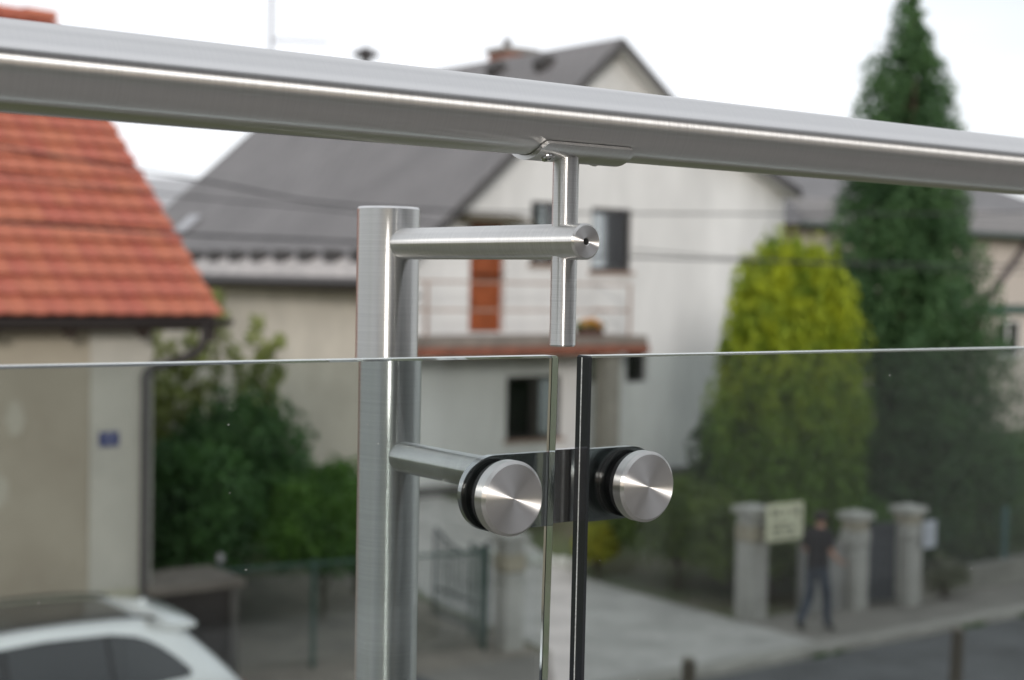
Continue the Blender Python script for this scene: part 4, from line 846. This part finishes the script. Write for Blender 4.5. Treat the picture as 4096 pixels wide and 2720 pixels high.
def bone(c):
    best = None
    for a, b in ed_:
        A = Vector(J[a]); B = Vector(J[b]); d = B - A; t = max(0, min(1, (c - A).dot(d) / d.length_squared)); ra = rad[a] if not isinstance(rad[a], tuple) else rad[a][0]; rb = rad[b] if not isinstance(rad[b], tuple) else rad[b][0]
        e_ = (A + d * t - c).length / (ra + (rb - ra) * t)
        if best is None or e_ < best[0]: best = (e_, a, b, t)
    return best
fb_ = [(p_.vertices[:], p_.center.copy(), bone(p_.center)) for p_ in bme.polygons]
TORSO = {('pel', 'sp'), ('sp', 'ch'), ('ch', 'rs'), ('ch', 'ls')}
def is_shirt(c, b): return ((b[1], b[2]) in TORSO and c.z > .90) or ((b[1], b[2]) == ('ch', 'nk') and c.z < 1.475) or (b[1] in ('rs', 'ls') and b[3] < .78) or (b[1] == 'pel' and c.z > .93)
def is_jeans(c, b): return (b[1] in ('rh', 'lh', 'rk', 'lk')) and not (b[1] in ('rk', 'lk') and b[3] > .97) or (b[1] == 'pel' and c.z < 1.0)
def is_shoe(c, b): return b[1] in ('ra', 'la') or (b[1] in ('rk', 'lk') and b[3] > .93)
def is_hair(c, b): return b[1] in ('hd1', 'hd0', 'nk') and (c.z > 1.715 or (c.x < .075 and c.z > 1.565))
def cloth(name, test, off, m, drop=None):
    fs = [f_ for f_, c, b in fb_ if test(c, b)]; used = sorted({i for f_ in fs for i in f_}); mp2 = {i: k for k, i in enumerate(used)}
    mb = MB(); mb.add([vc[i] + vn[i] * off + (drop(vc[i]) if drop else Vector()) for i in used], [[mp2[i] for i in f_] for f_ in fs], True)
    o = mb.build(name, m, per_); o.data.transform(PM); return o
cloth('shirt', is_shirt, .017, mat('black cotton', (0.022, 0.020, 0.024), .9, var=.3, vscale=9))
cloth('jeans', is_jeans, .014, mat('blue denim', (0.055, 0.070, 0.10), .9, var=.45, vscale=7))
cloth('shoe', is_shoe, .012, mat('black shoe leather', (0.015, 0.015, 0.015), .5))
cloth('hair', is_hair, .016, mat('dark brown hair', (0.03, 0.02, 0.016), .7, bump=.4, bscale=60))
bme.transform(PM)
# ================================================================== PARKED CAR (rear towards +X)
CU, CV, CG = 6.52, 13.62, 0.0        # rear end, centre line, ground level
car = thing('parked_car', 'white estate car with dark glass roof parked before the cream house', 'car', (4.0, CV, CG))
LEN = 4.85
def cprof(x):
    """x from the rear; returns (roof z, belt z, half width at belt, half width at roof, sill z)"""
    roof = np.interp(x, [0, .05, .14, .52, .66, 1.1, 1.9, 2.7, 3.1, 3.75, 4.2, 4.6, 4.8, 4.85], [.84, 1.06, 1.20, 1.60, 1.685, 1.745, 1.77, 1.72, 1.60, 1.17, 1.11, 1.00, .84, .70])
    belt = np.interp(x, [0, .05, .16, .34, 1.2, 2.5, 3.4, 3.75, 4.2, 4.6, 4.8, 4.85], [.82, 1.04, 1.14, 1.19, 1.16, 1.12, 1.08, 1.08, 1.05, .95, .80, .68])
    wb = np.interp(x, [0, .06, .25, .8, 1.6, 3.4, 4.2, 4.6, 4.85], [.78, .88, .95, .975, .975, .97, .95, .87, .70])
    wr = np.interp(x, [0, .16, .5, 1.2, 2.2, 2.8, 3.2, 3.75, 4.85], [.74, .68, .60, .64, .66, .64, .64, .74, .60])
    sill = np.interp(x, [0, .1, .6, 4.3, 4.85], [.42, .34, .28, .28, .36])
    return float(roof), float(belt), float(wb), float(wr), float(sill)
def csec(x):
    zr, zb, wb, wr, zs = cprof(x)
    zb = min(zb, zr - .01)
    pts = [(wb * .90, zs), (wb * .985, zs + .06), (wb, (zs + zb) / 2), (wb * .99, zb - .10), (wb * .965, zb)]
    for t in (.25, .5, .75, .92): pts.append((wb * .955 + (wr - wb * .955) * (t ** 1.15), zb + (zr - .055 * min(1, (zr - zb) * 3) - zb) * t))
    e = min(1, (zr - zb) * 3)
    pts += [(wr * .93, zr - .03 * e), (wr * .78, zr - .012 * e), (wr * .4, zr - .002), (0, zr)]
    return pts
def cw(x, y, z): return (CU - x, CV + y, CG + z)
XS = [0, .03, .06, .10, .14, .22, .30, .38, .46, .52, .59, .66, .8, 1.0, 1.3, 1.6, 1.9, 2.2, 2.5, 2.7, 2.9, 3.1, 3.3, 3.5, 3.75, 3.95, 4.2, 4.45, 4.6, 4.72, 4.8, 4.85]
body = MB(); rings = []
for x in XS:
    h = csec(x); rings.append([cw(x, -y, z) for y, z in h] + [cw(x, y, z) for y, z in h[-2::-1]])
n = len(rings[0]); vv = [p_ for r_ in rings for p_ in r_]
body.add(vv, [(i * n + j, i * n + j + 1, (i + 1) * n + j + 1, (i + 1) * n + j) for i in range(len(XS) - 1) for j in range(n - 1)], True)
body.add(rings[0], [tuple(range(n))]); body.add(rings[-1], [tuple(range(n - 1, -1, -1))])
body.add([vv[i * n] for i in range(len(XS))] + [vv[i * n + n - 1] for i in range(len(XS))], [(i, i + 1, len(XS) + i + 1, len(XS) + i) for i in range(len(XS) - 1)])
m_paint = mat('white car paint', (0.82, 0.83, 0.83), .32, coat=1.0, spec=.5)
cbod = body.build('body', m_paint, car, weld=True)
m_cglass = mat('dark car glass', (0.02, 0.022, 0.025), .06, spec=.8); m_trim = mat('black trim', (0.02, 0.02, 0.022), .45); m_chrome = mat('satin trim', (.6, .6, .62), .3, metal=1)
def side_pt(x, t, s, off):
    zr, zb, wb, wr, zs = cprof(x); y = wb * .955 + (wr - wb * .955) * (t ** 1.15); z = zb + (zr - .055 - zb) * t
    return cw(x, s * (y + off), z + off * .35)
def side_panel(name, outline, s, off, m, parent, nx_=14, nt_=6):
    """outline: function x -> (t low, t high) between x0 and x1"""
    x0, x1, lo, hi = outline; mb = MB(); g_ = []
    for i in range(nx_ + 1):
        x = x0 + (x1 - x0) * i / nx_
        for j in range(nt_ + 1): g_.append(side_pt(x, lo(x) + (hi(x) - lo(x)) * j / nt_, s, off))
    mb.add(g_, [(i * (nt_ + 1) + j, i * (nt_ + 1) + j + 1, (i + 1) * (nt_ + 1) + j + 1, (i + 1) * (nt_ + 1) + j) for i in range(nx_) for j in range(nt_)], True)
    return mb.build(name, m, parent)
for s_ in (-1, 1):
    hiw = lambda x: float(np.interp(x, [.62, .70, .84, 1.0, 1.3, 3.0, 3.35, 3.6], [.20, .40, .62, .78, .86, .86, .60, .12])); low_ = lambda x: float(np.interp(x, [.62, .70, .9, 3.6], [.16, .09, .06, .05]))
    side_panel('window_trim', (.60, 3.62, lambda x: low_(x) - .045, lambda x: hiw(x) + .035), s_, .004, m_trim, cbod, 26)
    for (a, b) in ((.64, 1.32), (1.37, 2.24), (2.32, 3.56)): side_panel('side_window', (a, b, low_, hiw), s_, .009, m_cglass, cbod, 18)
    rr_ = MB().tube([cw(x, s_ * (cprof(x)[3] * .90), cprof(x)[0] + .018 - (.02 if x in (.82, 2.75) else 0)) for x in (.82, .92, 1.2, 1.6, 2.1, 2.5, 2.75)], .016, 8); rr_.build('roof_rail', m_trim, cbod)
    tl = MB(); g_ = []
    for x in (-.012, .03, .10, .2, .34):
        for z in (.86, .95, 1.06): 
            zz = min(z, cprof(max(x, 0.02))[1] - .0); g_.append(cw(x, s_ * (cprof(max(x, .0))[2] + .012), zz))
    tl.add(g_, [(i * 3 + j, i * 3 + j + 1, (i + 1) * 3 + j + 1, (i + 1) * 3 + j) for i in range(4) for j in range(2)]); 
    tl.box(CU - .02, CU + .015, CV + s_ * .80 - .16 , CV + s_ * .80 + .10, CG + .84, CG + 1.03); tl.build('tail_light', mat('red tail lamp', (.45, .01, .012), .15, coat=1), cbod)
    mr = MB().lathe(cw(3.3, s_ * 1.05, 1.12), 'X', [(0, -.09), (.07, -.07), (.085, 0), (.07, .06), (0, .08)], 14); mr.build('mirror', m_paint, cbod)
    hl = MB().box(CU - 4.78, CU - 4.62, CV + s_ * .66 - .16, CV + s_ * .66 + .16, CG + .70, CG + .84); hl.build('headlight', mat('clear lamp', (.6, .62, .65), .1), cbod)
    for x in (.92, 3.88):
        wh = thing_wheel = MB().lathe(cw(x, s_ * .86, .36), 'Y', [(.20, -.11), (.34, -.115), (.36, -.08), (.36, .08), (.34, .115), (.20, .11)], 32).build('wheel', mat('tyre rubber', (.02, .02, .02), .85), car)
        rim = MB().lathe(cw(x, s_ * .86, .36), 'Y', [(.20, s_ * .10), (.17, s_ * .07), (.05, s_ * .085), (0, s_ * .09)], 24)
        for k in range(5):
            a = k * 1.2566; c = Vector(cw(x, s_ * .955, .36)); rim.bar(c, c + Vector((math.cos(a) * .23, 0, math.sin(a) * .23)), .04, .05)
        rim.build('rim', m_chrome, wh)
# roof glass, spoiler, tailgate window, plate, aerial fin
def roof_patch(x0, x1, yw, off, m, name):
    mb = MB(); g_ = []; k = 10
    for i in range(k + 1):
        x = x0 + (x1 - x0) * i / k; zr, zb, wb, wr, zs = cprof(x)
        for j in range(9):
            y = -yw + 2 * yw * j / 8; q = abs(y) / wr; z = zr - (.012 * max(0, (q - .4) / .38)) + off; g_.append(cw(x, y, z))
    mb.add(g_, [(i * 9 + j, i * 9 + j + 1, (i + 1) * 9 + j + 1, (i + 1) * 9 + j) for i in range(k) for j in range(8)], True); return mb.build(name, m, cbod)
roof_patch(.98, 2.75, .47, .006, m_cglass, 'roof_glass')
sp = MB(); pr_ = [(.92, 1.733), (.64, 1.710), (.45, 1.686), (.42, 1.662), (.50, 1.650), (.66, 1.63)]
ys_ = [-.66, -.60, -.3, 0, .3, .60, .66]; g_ = []
for y in ys_:
    e = 1 if abs(y) < .63 else 0; dz = -.03 * (abs(y) / .6) ** 2
    for x, z in pr_: g_.append(cw(x + (0 if e else .03), y, z + dz - (0 if e else .012)))
k = len(pr_)
sp.add(g_, [(i * k + j, i * k + (j + 1) % k, (i + 1) * k + (j + 1) % k, (i + 1) * k + j) for i in range(6) for j in range(k)], True).add(g_[:k], [tuple(range(k))]).add(g_[-k:], [tuple(range(k - 1, -1, -1))])
sp.build('spoiler', m_paint, cbod)
rg = MB(); g_ = []
for x in (.18, .26, .34, .42, .50):
    zr = cprof(x)[0]
    for j in range(7): y = (-.56 + 1.12 * j / 6); g_.append((CU - x + .010, CV + y, CG + zr + .010))
rg.add(g_, [(i * 7 + j, i * 7 + j + 1, (i + 1) * 7 + j + 1, (i + 1) * 7 + j) for i in range(4) for j in range(6)], True).build('rear_window', m_cglass, cbod)
MB().box(CU - .01, CU + .012, CV - .26, CV + .26, CG + .60, CG + .71).build('number_plate', m_wenamel, cbod)
MB().poly([cw(.80, -.015, 1.73), cw(.66, -.015, 1.72), cw(.70, -.015, 1.79)], (0, .03, 0)).build('aerial_fin', m_paint, cbod)
for s_ in (-1, 1): MB().tube([cw(x, s_ * (cprof(x)[2] + .002), cprof(x)[1] - .34) for x in np.linspace(.8, 3.4, 12)], .012, 6).build('side_moulding', m_trim, cbod)
for z_ in (.33,): MB().box(CU - 4.3, CU - .5, CV - .985, CV + .985, CG + .26, CG + .33).build('sill_trim', m_trim, cbod)
